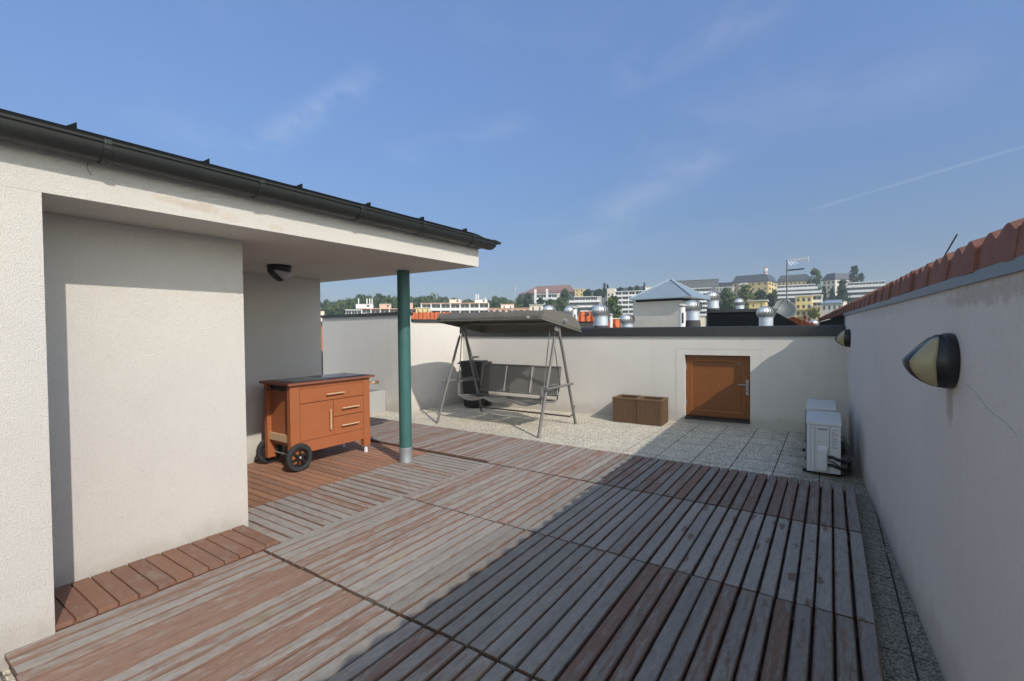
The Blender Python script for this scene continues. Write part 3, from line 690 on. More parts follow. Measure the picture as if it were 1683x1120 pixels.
# ------------------------------------------------------------------ garden swing
sw = empty('garden_swing', (-4.36, 6.3, 0), 'grey three seat garden swing with taupe canopy on the pavers', 'garden swing')
def spt(b, n, m): return chp(b.ob(n, m), sw)
XL, XRr = -5.33, -3.39
for x, s in ((XL, -1), (XRr, 1)):
    for yf, yt in ((5.70 if s < 0 else 5.675, 6.27), (6.90 if s < 0 else 6.845, 6.39)):
        k = .30 if yf < 6 else -.02
        xi = x-.045*s; pts = [(x, yf, .0), (x-.03*s, yf+(yt-yf)*.80, 1.18), (x-.04*s, yf+(yt-yf)*.95, 1.40), (xi, yt, 1.50), (xi, yt+(.02 if yf < 6 else -.02), 1.60)]
        spt(B().tube(pts, .024, 12, flat=.8), 'leg', 'swing')
    spt(B().tube([(x+.03*s, 6.0-.12, .665), (x+.03*s, 6.70, .665)], .015, 10, flat=1.3), 'brace', 'swing')
    spt(B().box((x-.05*s, 6.33, 1.55), (.03, .15, .12), None, .008), 'joint_plate', 'swing')
spt(B().tube([(XL+.05, 6.33, 1.63), (XRr-.05, 6.33, 1.63)], .022, 12), 'top_bar', 'swing')
pts = [(XL, 6.83, .30), (XL+.01, 6.80, .17), (XL+.06, 6.77, .125), (XRr-.06, 6.77, .125), (XRr-.01, 6.80, .17), (XRr, 6.80, .30)]
spt(B().tube(pts, .013, 10), 'rear_bar', 'swingdark')
# bench
SL, SR = -5.20, -3.62
b = B()
fr = []
for k in range(37):
    t = k/36; sag = abs(math.sin(math.pi*3*t)); fr.append((SL+(SR-SL)*t, 6.10-.02*sag, .425-.055*sag))
b.tube(fr, .016, 10)
for x in (SL, SR): b.tube([(x, 6.10, .425), (x, 6.35, .40), (x, 6.56, .375), (x, 6.66, .40), (x, 6.71, .55), (x, 6.79, .905)], .015, 10)
b.tube([(SL, 6.62, .385), (SR, 6.62, .385)], .015, 10)
b.tube([(SL, 6.79, .905), (SR, 6.79, .905)], .016, 10); b.tube([(SL, 6.685, .455), (SR, 6.685, .455)], .014, 10)
spt(b, 'bench_frame', 'swing')
for f_ in (1/3, 2/3):
    x = SL+(SR-SL)*f_
    for dx in (-.02, .02): spt(B().tube([(x+dx, 6.675, .455), (x+dx, 6.78, .90)], .010, 8), 'back_rail', 'swing')
for k in range(3):
    xa, xb = SL+(SR-SL)*k/3+.022, SL+(SR-SL)*(k+1)/3-.022
    b = B(); b.prism([(xa, 6.684, .462), (xb, 6.684, .462), (xb, 6.786, .898), (xa, 6.786, .898)], (0, .004, -.001)); spt(b, 'back_sling', 'sling')
    b = B(); P_ = []
    for i in range(9):
        t = i/8; sag = .03*math.sin(math.pi*t); P_.append([b.bm.verts.new((xa+(xb-xa)*t, 6.11+.5*j/4, .42-.04*j/4-sag*(1 if j < 4 else .3))) for j in range(5)])
    for A, C in zip(P_, P_[1:]):
        for j in range(4): f = b.bm.faces.new((A[j], A[j+1], C[j+1], C[j])); f.smooth = True
    o = spt(b, 'seat_sling', 'sling'); md = o.modifiers.new('s', 'SOLIDIFY'); md.thickness = .005
for x, s in ((SL-.02, -1), (SR+.02, 1)):
    spt(B().tube([(x, 6.13, .40), (x, 6.12, .60), (x, 6.14, .645), (x, 6.22, .655), (x, 6.72, .645)], .014, 10, flat=.8), 'armrest', 'swing')
    spt(B().box((x, 6.12, .51), (.03, .05, .24), None, .006), 'arm_post', 'swing')
    for ya, za, yb_, zb in ((6.30, 1.55, 6.13, .44), (6.36, 1.55, 6.70, .60)): spt(B().tube([(x+.06*s, ya, za), (x+.012*s, yb_, zb)], .008, 8), 'hanger', 'swing')
# canopy shell
prof = [(5.765, 1.672), (5.79, 1.735), (5.835, 1.795), (5.88, 1.808), (6.1, 1.808), (6.35, 1.795), (6.6, 1.757), (6.82, 1.70), (6.95, 1.63), (7.02, 1.54), (7.035, 1.478)]
b = B(); XS = [-5.38+k*(2.01)/24 for k in range(25)]; V = []
for i, x in enumerate(XS):
    row = []
    for q, (y, z) in enumerate(prof):
        sg = .006*math.sin(i*1.7+q)+.010*math.sin(i*.9+q*1.3) if 0 < i < 24 and 0 < q < 10 else 0
        row.append(b.bm.verts.new((x, y+sg*.5, z+sg-(.012*math.sin(math.pi*i/24) if q > 2 else 0))))
    V.append(row)
for A, C in zip(V, V[1:]):
    for j in range(len(prof)-1): f = b.bm.faces.new((A[j], A[j+1], C[j+1], C[j])); f.smooth = True
b.bm.faces.new(V[0]); b.bm.faces.new(V[-1][::-1])
o = spt(b, 'canopy', 'canopy'); md = o.modifiers.new('s', 'SOLIDIFY'); md.thickness = .006
can = o
def csub(b, n, m): return b.ob(n, m, can)
xa, xb = XS[0], XS[-1]
csub(B().tube([(xa, 5.765, 1.672), (xb, 5.765, 1.672), (xb, 7.035, 1.478), (xa, 7.035, 1.478), (xa, 5.765, 1.672)], .011, 8), 'hem', 'canopy')
csub(B().tube([(xb, 6.42, 1.655), (xb+.035, 6.42, 1.655)], .032, 16).tube([(xb+.03, 6.42, 1.655), (xb+.055, 6.42, 1.655)], .02, 12), 'tilt_knob', 'galv')
csub(B().lathe([(.03, 0), (.03, .004), (.02, .007)], n=16, mat_=Matrix.Translation((-3.60, 5.766, 1.70)) @ Matrix.Rotation(math.pi/2+.35, 4, 'X') @ Matrix.Diagonal((1, .55, 1, 1))), 'badge', 'white')

# wheelie bin
bn = empty('wheelie_bin', (-5.83, 7.36, 0), 'black wheeled rubbish bin behind the swing in the corner', 'bin', None, rad(14))
b = B(); rr = []
for z, wx, wy in ((.03, .36, .40), (.10, .375, .42), (.80, .455, .50), (.84, .485, .53), (.865, .485, .53)):
    p = []
    for k in range(28):
        a = 2*math.pi*k/28+.11; ca, sa = math.cos(a), math.sin(a); e = .22
        p.append(b.bm.verts.new((wx/2*math.copysign(abs(ca)**e, ca), wy/2*math.copysign(abs(sa)**e, sa), z)))
    rr.append(p)
for A, C in zip(rr, rr[1:]):
    for k in range(28): b.bm.faces.new((A[k], A[(k+1) % 28], C[(k+1) % 28], C[k]))
b.bm.faces.new(rr[0][::-1]); b.bm.faces.new(rr[-1])
b.ob('body', 'binp', bn)
b = B().lim(-.265, .265, -.29, .25, .867, .893, .01); b.prism([(-.23, -.26, .892), (.23, -.26, .892), (.20, .15, .892), (-.20, .15, .892)], (0, 0, .028)); b.ob('lid', 'binp', bn)
b = B().tube([(-.18, .27, .88), (-.18, .30, .975), (.18, .30, .975), (.18, .27, .88)], .013, 8); b.ob('handle', 'binp', bn)
for x in (-.2, .2): B().tube([(x-.03, .17, .10), (x+.03, .17, .10)], .10, 20).ob('wheel', 'rubber', bn)
B().lim(-.05, .05, -.296, -.28, .86, .90, .004).ob('lid_catch', 'binp', bn)

# planters
def planter(name, label, cx, cy, rz):
    o = empty(name, (cx, cy, 0), label, 'planter', 'brown ribbed planters by the hatch', rz); w = .385; h = .405; t = .025
    b = B()
    for (xa, xb, ya, yb_) in ((-w/2, w/2, -w/2, -w/2+t), (-w/2, w/2, w/2-t, w/2), (-w/2, -w/2+t, -w/2+t+.0005, w/2-t-.0005), (w/2-t, w/2, -w/2+t+.0005, w/2-t-.0005)): b.lim(xa, xb, ya, yb_, .0, h-.03)
    nr = 19
    for k in range(nr):
        q = -w/2+w*(k+.5)/nr
        for s in (-1, 1):
            b.lim(q-.007, q+.007, s*(w/2+.004)-.004, s*(w/2+.004)+.004, .008, h-.032); b.lim(s*(w/2+.004)-.004, s*(w/2+.004)+.004, q-.007, q+.007, .008, h-.032)
    b.ob('box', 'planter', o)
    b = B()
    for (xa, xb, ya, yb_) in ((-w/2-.012, w/2+.012, -w/2-.012, -w/2+.03), (-w/2-.012, w/2+.012, w/2-.03, w/2+.012), (-w/2-.012, -w/2+.03, -w/2+.0305, w/2-.0305), (w/2-.03, w/2+.012, -w/2+.0305, w/2-.0305)): b.lim(xa, xb, ya, yb_, h-.028, h, .004)
    b.ob('rim', 'planter', o)
    B().lim(-w/2+t, w/2-t, -w/2+t, w/2-t, .03, h-.11).ob('soil_fill', 'soil', o)
planter('planter_box', 'ribbed brown planter box, the left one of the pair, farther from the hatch', -2.762, 7.53, .02)
planter('planter_box', 'ribbed brown planter box, the right one of the pair, nearer the hatch', -2.362, 7.53, .03)

# air conditioners
def ac(label, x0, x1, y0, y1, ztop):
    o = empty('air_conditioner', ((x0+x1)/2, y0, 0), label, 'air conditioner', 'white outdoor air conditioner units')
    W, L, z0 = x1-x0, y1-y0, .035
    B().lim(-W/2, W/2, .0, L, z0, ztop-.03, .008).ob('casing', 'acw', o)
    b = B().lim(-W/2-.008, W/2+.006, -.008, L+.008, ztop-.029, ztop, .006)
    b.lim(-W/2+.085, -W/2+.09, .02, L-.02, ztop, ztop+.002); b.lim(W/2-.10, W/2-.095, .02, L-.02, ztop, ztop+.002)
    b.ob('lid', 'acw', o)
    b = B().lim(-W/2+.068, -W/2+.072, -.0015, .01, z0+.01, ztop-.035); b.lim(-W/2+.195, -W/2+.199, -.0015, .01, z0+.01, ztop-.035); b.lim(-W/2+.03, -W/2+.033, -.0015, .01, z0+.01, ztop-.035)
    b.ob('seam', 'acg', o)
    B().lim(-W/2+.078, -W/2+.19, -.006, -.0005, z0+.02, ztop-.045, .003).ob('service_panel', 'acw', o)
    B().lim(-W/2+.09, -W/2+.18, -.008, -.0055, ztop-.075, ztop-.06).ob('grip_slot', 'acg', o)
    B().prism([(-W/2+.088, -.006, z0+.03), (-W/2+.180, -.006, z0+.03), (-W/2+.180, -.006, z0+.275), (-W/2+.088, -.006, z0+.275)], (0, 0, 0.0001)).bm.free()
    b = B(); A = [(-W/2+.086, -.0055, z0+.022), (-W/2+.184, -.0055, z0+.022), (-W/2+.184, -.0055, z0+.285), (-W/2+.086, -.0055, z0+.285)]; C = [(-W/2+.096, -.05, z0+.034), (-W/2+.174, -.05, z0+.034), (-W/2+.174, -.042, z0+.235), (-W/2+.096, -.042, z0+.235)]
    va = [b.bm.verts.new(p) for p in A]; vc = [b.bm.verts.new(p) for p in C]
    for k in range(4): b.bm.faces.new((va[k], va[(k+1) % 4], vc[(k+1) % 4], vc[k]))
    b.bm.faces.new(vc); b.bm.faces.new(va[::-1]); bmesh.ops.bevel(b.bm, geom=list(b.bm.edges), offset=.006, segments=2, affect='EDGES'); b.ob('valve_cover', 'acw', o)
    B().tube([(-W/2+.102, -.0075, z0+.315), (-W/2+.102, -.004, z0+.315)], .005, 8).ob('screw', 'blackp', o)
    b = B()
    for k in range(9): b.lim(-W/2+.212, -W/2+.212+[.05, .03, .055, .02, .045, .05, .05, .03, .055][k], -.001, .005, ztop-.075-k*.022, ztop-.069-k*.022)
    b.ob('rating_label', 'acg', o)
    # fan grille on the long side
    b = B(); cy, cz = L*.40, (z0+ztop)/2
    for k in range(5):
        r_ = .045+.045*k; b.tube([(-W/2-.012, cy+r_*math.cos(2*math.pi*q/28), cz+r_*math.sin(2*math.pi*q/28)) for q in range(29)], .003, 5)
    b.ob('fan_grille', 'acg', o)
    for xx in (-W/2+.02, W/2-.02):
        for yy in (.10, L-.10): B().lim(xx-.06, xx+.06, yy-.02, yy+.02, .0, .033, .002).ob('foot', 'blackp', o)
    for k, (za, zb) in enumerate(((.205, .17), (.125, .10))):
        pts = [(-W/2+.19, -.012, za), (-W/2+.225, -.032, za+.004), (W/2-.03, -.034, za-.012), (W/2+.035, -.01, za-.03), (W/2+.075, .09, zb-.03), (W/2+.085, .26, zb-.05), (W/2+.085, .5, max(.02, zb-.08))]
        B().tube(pts, .016, 10).ob('pipe', 'blackp', o)
    B().tube([(-W/2+.19, -.01, .165), (-W/2+.23, -.022, .16), (W/2-.01, -.02, .12), (W/2+.05, .05, .03), (W/2+.07, .3, .012)], .006, 8).ob('cable', 'blackp', o)
ac('white outdoor air conditioner nearest the deck, in front of its twin', -.195, .095, 5.735, 6.50, .548)
ac('white outdoor air conditioner behind its twin, next to the back parapet', -.235, .055, 6.68, 7.45, .56)

# ------------------------------------------------------------------ roof ventilators and pipes behind the parapet
def turbine(px, pyt, pyb, wpx, depth, label, neck=.45):
    p = at(px, pyt, depth); s = depth/F_PX; D = wpx*s; zt = p.z; H = (pyb-pyt)*s; z0 = min(.9, zt-H)
    o = empty('roof_ventilator', (p.x, p.y, z0), label, 'ventilator', 'spinning roof ventilators behind the parapet')
    zt -= z0; r = D/2; hd = r*1.30; b = B(); n = 20; zc = zt-hd
    prof = [(.76, 0), (.92, .15), (1.0, .38), (.97, .60), (.82, .80), (.55, .94), (.25, .99), (.02, 1.0)]
    for k in range(n):                          # curved overlapping vanes
        A = []
        for q, (rr, t) in enumerate(prof):
            a = 2*math.pi*k/n+.5*math.sin(t*2.6); a2 = a+2*math.pi/n*.80
            A.append((b.bm.verts.new((rr*r*1.0*math.cos(a), rr*r*math.sin(a), zc+hd*t)), b.bm.verts.new((rr*r*.90*math.cos(a2), rr*r*.90*math.sin(a2), zc+hd*t))))
        for (p0, p1), (q0, q1) in zip(A, A[1:]): f = b.bm.faces.new((p0, p1, q1, q0)); f.smooth = True
    b.ob('vane_head', 'alu', o, recalc=False)
    B().lathe([(r*.66, zc+.005), (r*.82, zc+hd*.38), (r*.7, zc+hd*.78), (r*.2, zc+hd*.96)], n=20).ob('core', 'acg', o)
    B().lathe([(r*.72, zc-r*1.0), (r*.72, zc-.01), (r*.78, zc-.008), (r*.78, zc+.004)], n=28).ob('collar', 'alu_tube', o)
    B().lathe([(r*1.0, 0), (r*.77, zc-r*1.0), (r*.70, zc-r*1.0+.002)], n=24).ob('base_pipe', 'bitumen', o)
turbine(904, 501.5, 522, 25, 15.5, 'ventilator half hidden by the swing canopy, its pale dome showing above the fabric')
turbine(940, 502, 530, 27, 14, 'ventilator left of the orange dormer, with a white pipe in front')
turbine(988, 500.5, 540, 30.5, 11.5, 'large ventilator on a silver collar left of the grey shaft')
turbine(1031, 516.5, 545, 25, 13.2, 'low ventilator partly hidden behind the left edge of the grey shaft')
turbine(1139, 493.5, 540, 29, 12, 'ventilator at the right edge of the grey shaft beside a white pipe')
turbine(1172, 479, 512, 24.5, 16.5, 'tall ventilator on a tapered dark base above the black roof edge')
turbine(1216, 490.5, 512, 18.5, 19, 'small distant ventilator on the black roof between willow and hut')
turbine(1259, 503.5, 540, 29, 11.5, 'ventilator in front of the black roof block, left of the satellite dish')
turbine(1339, 525.5, 545, 18, 22, 'ventilator almost hidden at the far end of the right wall tiles')

def pipe(px, pyt, wpx, depth, label, slot=False):
    p = at(px, pyt, depth); r = wpx*depth/F_PX/2; z0 = .88
    o = empty('vent_pipe', (p.x, p.y, z0), label, 'pipe', 'white vent pipes behind the parapet'); H = p.z-z0
    B().lathe([(r*1.05, 0), (r*1.05, H*.28), (r, H*.29), (r, H*.93)], n=20).ob('shaft', 'white', o)
    B().lathe([(r*.7, H*.90), (r*.7, H*.95), (r*1.45, H*.955), (r*1.4, H*.98), (r*.3, H)], n=20).ob('cap', 'concrete', o)
    if slot:
        d = Vector((-p.x, -p.y, 0)).normalized(); c_ = Vector((0, 0, H*.72))+d*r*.98+Vector((d.y, -d.x, 0))*r*-.25
        B().box(c_, (r*.5, .02, H*.2), Euler((0, 0, math.atan2(d.y, d.x)-math.pi/2)).to_quaternion()).ob('slot', 'blackp', o)
pipe(944, 503.5, 8, 13, 'leaning looking white pipe in front of the ventilator left of the dormer', True)
pipe(1004, 515.5, 5, 12.5, 'thin white capped pipe right of the large ventilator')
pipe(1121, 499.5, 10, 11.4, 'thick white pipe with a slot, at the right edge of the grey shaft', True)

def oriented(name, label, cat, px, depth, group=None, yaw=0., z=0.):
    p = at(px, CY, depth); return empty(name, (p.x, p.y, z), label, cat, group, math.atan2(RH.y, RH.x)+rad(yaw)-math.atan((px-CX)/F_PX))
def zat(py, depth): return at(CX, py, depth).z
# grey shaft with pyramid roof
D = 13.2; s = D/F_PX*.956
o = oriented('lift_shaft', 'grey rendered rooftop shaft with a pale zinc pyramid roof', 'shaft', 1078.5, D, None, -22, .88)
w = 85*s; zb = zat(498, D)-.88
B().lim(-w/2, w/2, 0, w, 0, zb).ob('wall', 'tower', o)
B().lim(-w*.46, w*.46, w*.04, w*.96, zb, zat(494, D)-.88).ob('vent_gap', 'blackp', o)
r_ = 53*s; ze = zat(494.5, D)-.88; za = zat(463.5, D+.6)-.88; b = B(); cy = w/2; ox = 9*s
cn = [(ox-r_, cy-r_, ze), (ox+r_, cy-r_, ze), (ox+r_, cy+r_, ze), (ox-r_, cy+r_, ze)]
vb = [b.bm.verts.new(p) for p in cn]; vt = [b.bm.verts.new((p[0], p[1], p[2]+.035)) for p in cn]; ap = b.bm.verts.new((ox, cy, za))
b.bm.faces.new(vb[::-1])
for k in range(4): b.bm.faces.new((vb[k], vb[(k+1) % 4], vt[(k+1) % 4], vt[k])); b.bm.faces.new((vt[k], vt[(k+1) % 4], ap))
rfm = b.ob('roof', 'zinc', o)
b = B()
for p in cn: b.tube([(p[0], p[1], p[2]+.045), (ox, cy, za+.01)], .02, 6)
b.ob('hip_ridge', 'zinc', rfm)
# low pinkish wall right of it, black roof block, orange roof slope with the dish
D = 13.5; o = oriented('roof_upstand', 'small pinkish wall stub between the shaft and the black roof block', 'wall', 1150, D, None, 0, .88); s = D/F_PX
B().lim(-8*s, 8*s, 0, .3, 0, zat(524.5, D)-.88).ob('wall', 'cream', o); B().lim(-8.4*s, 8.4*s, -.01, .31, zat(524.5, D)-.879, zat(523.5, D)-.88).ob('coping', 'concrete', o)
D = 15; s = D/F_PX*math.cos(math.atan((1222-CX)/F_PX)); o = oriented('roof_block', 'black sheet clad roof block with a grey top edge, right of the shaft', 'roof block', 1222, D, None, -3, .88)
zt = zat(511.5, D)-.88
B().prism([(-60*s, 0, 0), (84*s, 0, 0), (84*s, 0, zat(537, D)-.88), (49*s, 0, zt-.1), (-60*s, 0, zt-.1)], (0, 2.2, 0)).ob('cladding', 'roofmetal', o)
B().lim(-62*s, 47*s, -.03, 2.2, zt-.099, zt).ob('edge_trim', 'coping', o)
D = 20; s = D/F_PX*math.cos(math.atan((1303-CX)/F_PX)); o = oriented('tile_roof', 'bright orange tiled roof slope running down beside the satellite dish', 'roof', 1303, D, None, 0, .88)
b = B(); b.prism([(-34*s, 0, zat(514, D)-.88), (-28*s, 0, zat(514.5, D)-.88), (36*s, -1.5, zat(540, D-1.5)-.88), (36*s, -1.5, 0), (-34*s, 0, 0)], (0, 5.5, 0)); b.ob('slope', 'orangeroof', o)
b = B(); 
for k in range(9): t = k/8; b.box((-32*s+66*s*t, 2.0, zat(515.5+21*t, D)-.84), (.09, .3, .08), None, .02)
b.ob('ridge_tile', 'verge', o)
B().lathe([(2.6*s, .2), (2.6*s, zat(528, D)-.88), (3.4*s, zat(528, D)-.87), (3.4*s, zat(524.5, D)-.88), (2.3*s, zat(524.5, D)-.88)], c=(20*s, -1.1, 0), n=14).ob('chimney_pot', 'verge', o)
# satellite dish and antenna mast
D = 19; s = D/F_PX*math.cos(math.atan((1290-CX)/F_PX)); p = at(1290, 508, D)
o = oriented('satellite_dish', 'grey round satellite dish at the foot of the antenna mast', 'satellite dish', 1290, D, None, 0, .9)
zc = p.z-.9; mt = Matrix.Translation((0, 0, zc)) @ Matrix.Rotation(rad(20), 4, 'Z') @ Matrix.Rotation(rad(66), 4, 'X')
B().lathe([(.02, -.07), (.20, -.058), (.33, -.03), (.415, 0), (.42, .004), (.41, .006), (.32, -.022), (.19, -.05), (.02, -.062)], n=32, mat_=mt).ob('reflector', 'dish', o)
B().tube([mt @ Vector((0, .40, 0)), mt @ Vector((0, .15, .40))], .014, 6).ob('feed_arm', 'galv', o)
B().tube([mt @ Vector((0, .15, .36)), mt @ Vector((0, .13, .47))], .04, 8).ob('feed_horn', 'acg', o)
B().tube([(0, .12, 0), (0, .12, zc)], .025, 8).ob('mount_post', 'galv', o)
D = 21; s = D/F_PX*math.cos(math.atan((1293-CX)/F_PX)); o = oriented('antenna_mast', 'tall antenna mast with a grid aerial and a comb aerial against the sky', 'antenna', 1293, D, None, 0, .9)
zz = lambda py: zat(py, D)-.9
B().tube([(0, 0, 0), (0, 0, zz(432))], .028, 8).ob('mast', 'greycl', o)
b = B()
b.tube([(0, 0, zz(433)), (34*s, 0, zz(433))], .02, 6)
for k in range(3):
    q = (1+5*k)*s; b.tube([(q-1*s, 0, zz(433)), (q+6*s, 0, zz(424.5+k))], .009, 5); b.tube([(q-1*s, 0, zz(433)), (q+6*s, 0, zz(441.5-k))], .009, 5)
for k in range(4): b.tube([(12*s, 0, zz(432.2+.5*k)), (34*s, 0, zz(429.4+2.4*k))], .011, 5)
b.tube([(34*s, 0, zz(428.5)), (34*s, 0, zz(437.5))], .018, 5)
b.ob('grid_aerial', 'alu_tube', o)
b = B().tube([(-2*s, 0, zz(449.5)), (28*s, 0, zz(448.5))], .02, 6)
for k in range(10): b.tube([(3*k*s, 0, zz(447.8-.1*k)), (3*k*s, 0, zz(450.6-.15*k))], .025, 5)
b.ob('comb_aerial', 'blackp', o)
b = B().tube([(-11*s, 0, zz(462)), (8*s, 0, zz(460))], .012, 6); b.ob('cross_arm', 'galv', o)
# orange dormer roof and small ridge roof
D = 18; s = D/F_PX*math.cos(math.atan((963-CX)/F_PX)); o = oriented('dormer_roof', 'steep orange dormer roof with a tiny skylight, right of the swing canopy', 'roof', 963, D, None, 0, .85)
z_ = lambda py: zat(py, D)-.85
b = B().prism([(-13*s, 0, z_(530)), (13*s, 0, z_(530)), (13*s, .02, z_(524)), (9*s, .9, z_(512)), (-9*s, .9, z_(512)), (-13*s, .02, z_(524))], (0, 1.2, 0)); b.ob('slope', 'orangeroof', o)
b = B().lim(-12*s, 12*s, .05, 1.2, 0, z_(530.5)); b.ob('wall', 'bitumen', o)
B().box((3*s, .35, z_(517)), (6*s, .05, 5*s), Euler((rad(-35), 0, 0)).to_quaternion()).ob('skylight', 'glass', o)
D = 16; s = D/F_PX*math.cos(math.atan((1010-CX)/F_PX)); o = oriented('tile_roof', 'small orange tiled roof patch between the thin pipe and low ventilator', 'roof', 1010, D, None, 0, .85)
B().prism([(-13*s, 0, 0), (13*s, 0, 0), (13*s, 0, z_(545)*.9), (9*s, .8, zat(525.5, D)-.85), (-9*s, .8, zat(525.5, D)-.85), (-13*s, 0, z_(545)*.9)], (0, 1.5, 0)).ob('slope', 'orangeroof', o)
B().lim(-10*s, 12*s, .75, .95, zat(526, D)-.85, zat(523.8, D)-.85, .02).ob('ridge', 'cream', o)
# orange roof just over the side parapet, brick chimney in the gap by the porch wall
D = 26; s = D/F_PX; o = oriented('tile_roof', 'orange tiled roof with a wavy ridge just right of the green column', 'roof', 708, D, None, 0, -4)
za, zb = zat(512.5, D+2)+4, zat(530, D)+4
b = B(); N = 26; V = []
for k in range(N+1):
    x = (-40+80*k/N)*s; wv = .035*math.cos(2*math.pi*k/3.4); V.append([b.bm.verts.new((x, 0, 0)), b.bm.verts.new((x, 0, zb)), b.bm.verts.new((x, 2.0, za+wv)), b.bm.verts.new((x, 2.6, za-.1))])
for A, C in zip(V, V[1:]):
    for q in range(3): b.bm.faces.new((A[q], A[q+1], C[q+1], C[q]))
b.ob('slope', 'orangeroof', o)
D = 15; s = D/F_PX; o = oriented('brick_chimney', 'narrow red brick chimney with pale bands glimpsed beside the porch wall', 'chimney', 528.5, D, None, 0, -3)
zz = lambda py: zat(py, D)+3
b = B().lim(-12*s, 5*s, 0, .4, 0, zz(585)).lim(-12*s, 4.4*s, .01, .4, zz(585), zz(533)); b.ob('stack', 'brick', o)
B().lim(-12*s, 5*s, -.01, .42, zz(533), zz(526)).lim(-12*s, 4.5*s, -.015, .42, zz(578), zz(575)).ob('dark_band', 'bitumen', o)
B().lim(-12*s, 5*s, -.02, .43, zz(525.9), zz(517.5)).lim(-12*s, 5*s, -.02, .43, zz(516), zz(509)).ob('cap', 'cream', o)

# ------------------------------------------------------------------ far buildings
def win_copy(proto, par, loc):
    c = proto.copy(); col.objects.link(c); c.parent = par; c.location = loc; return c
def block(name, label, cat, px0, px1, pyt, depth, yaw=0., dp=10., storeys=3, sh=2.8, bays=5, wall='cream', band=None, style='window', roofm='concrete', group=None, winfrac=.55, roofh=.3, pw=0, side_win=False, sidewall=None, winh=.5):
    phi = math.atan(((px0+px1)/2-CX)/F_PX); w = (px1-px0)*depth/F_PX*math.cos(phi)/max(.4, math.cos(rad(yaw))); zt = zat(pyt, depth); pm = at((px0+px1)/2, CY, depth)
    z0 = terrain(pm.x, pm.y)-1.5
    z0 = min(z0, zt-storeys*sh-1)
    o = empty(name, (pm.x, pm.y, z0), label, cat, group, math.atan2(RH.y, RH.x)+rad(yaw)-phi); H = zt-z0
    B().lim(-w/2, w/2, 0, dp, 0, H-roofh).ob('wall', wall, o)
    if sidewall: B().lim(w/2, w/2+.06, .05, dp-.05, 0, H-roofh-.01).ob('gable_wall', sidewall, o)
    B().lim(-w/2-.25, w/2+.25, -.3 if style == 'window' else -1.3, dp+.25, H-roofh+.002, H).ob('roof', roofm, o)
    bw_ = w/bays; pr = None
    for k in range(storeys):
        zf = H-roofh-(k+1)*sh
        if zf < 0: break
        for i in range(bays):
            loc = (-w/2+bw_*(i+.5), -.03, zf+sh*(.30 if style == 'window' else .12))
            if style == 'window':
                if pr is None: pr = B().lim(-bw_*winfrac/2, bw_*winfrac/2, 0, .06, 0, sh*winh).ob('window', 'glass', o, loc=loc)
                else: win_copy(pr, o, loc)
            else:
                if pr is None:
                    pr = B().lim(-bw_*.44, bw_*.44, 0, .06, 0, sh*.74).ob('window', 'glass', o, loc=loc)
                    fr = B().lim(-.06, .06, -.03, 0, 0, sh*.74).lim(-bw_*.44, -bw_*.44+.1, -.03, 0, 0, sh*.74).ob('mullion', 'white', pr)
                else:
                    c = win_copy(pr, o, loc); f2 = pr.children[0].copy(); col.objects.link(f2); f2.parent = c
        if style == 'balcony':
            B().lim(-w/2-.1, w/2+.1, -1.25, -.035, zf-.15, zf+.02).lim(-w/2-.1, w/2+.1, -1.3, -1.2, zf-.2, zf+sh*.34).ob('balcony', band or 'white', o)
    if style == 'balcony' and pw:
        for i in range(bays+1):
            x = -w/2+bw_*i; B().lim(x-pw/2, x+pw/2, -1.15, -.036, max(0, H-roofh-storeys*sh), H-roofh-.003).ob('partition', band or 'white', o)
    if side_win:
        q = None
        for k in range(storeys):
            for i in range(3):
                loc = (w/2+.08, dp*(i+.5)/3, H-roofh-(k+1)*sh+sh*.3)
                if q is None: q = B().lim(-.05, .0, -dp*.09, dp*.09, 0, sh*.5).ob('window', 'glass', o, loc=loc)
                else: win_copy(q, o, loc)
    return o, w, H
def roofbox(o, H, xa, xb, ya, yb_, h, m, win=True, name='roof_cabin'):
    c = B().lim(xa, xb, ya, yb_, H+.002, H+h).ob(name, m, o)
    B().lim(xa-.15, xb+.15, ya-.15, yb_+.15, H+h+.002, H+h+.15).ob('cabin_roof', 'concrete', c)
    if win: B().lim(xa+(xb-xa)*.62, xa+(xb-xa)*.78, ya-.05, ya-.004, H+h*.35, H+h*.8).ob('cabin_window', 'glass', c)
def masts(o, H, xs, h, y=3):
    for x in xs: B().tube([(x, y, H), (x, y, H+h)], .10, 6).tube([(x+.25, y, H+h*.45), (x+.25, y, H+h*.95)], .16, 6).ob('aerial', 'white', o)
TB = 'terraced flats below the wooded hill'
D = 210; s = D/F_PX
o, w, H = block('apartment_block', 'low peach and white flats seen left of the green column', 'building', 596, 700, 505.6, D, 3, 12, 3, 2.7, 7, 'peach', 'white', 'balcony', 'pink', TB, pw=.35)
roofbox(o, H, -16, -8.7, 2, 7, 1.9, 'white'); roofbox(o, H, -6, -1, 2, 7, 2.0, 'pink'); roofbox(o, H, 6.5, 8.5, 2, 6, 2.5, 'pink', False); masts(o, H, (-15, -11.5, -10.3, -9.3), 4.6)
o, w, H = block('apartment_block', 'white awning fronted flats at the left end of the terrace row', 'building', 569, 597, 507, D-4, 0, 9, 2, 2.7, 3, 'white', 'white', 'balcony', 'white', TB)
o, w, H = block('apartment_block', 'yellow flat fronted block right of the green column', 'building', 684, 707, 504.5, D-15, 0, 9, 3, 2.8, 3, 'yellow', None, 'window', 'cream', TB, .22)
o, w, H = block('apartment_block', 'long white balcony flats with a peach gable above the swing canopy', 'building', 694, 804, 497.5, D, -4, 11, 3, 2.9, 7, 'cream', 'white', 'balcony', 'pink', TB, pw=.45, sidewall='pink')
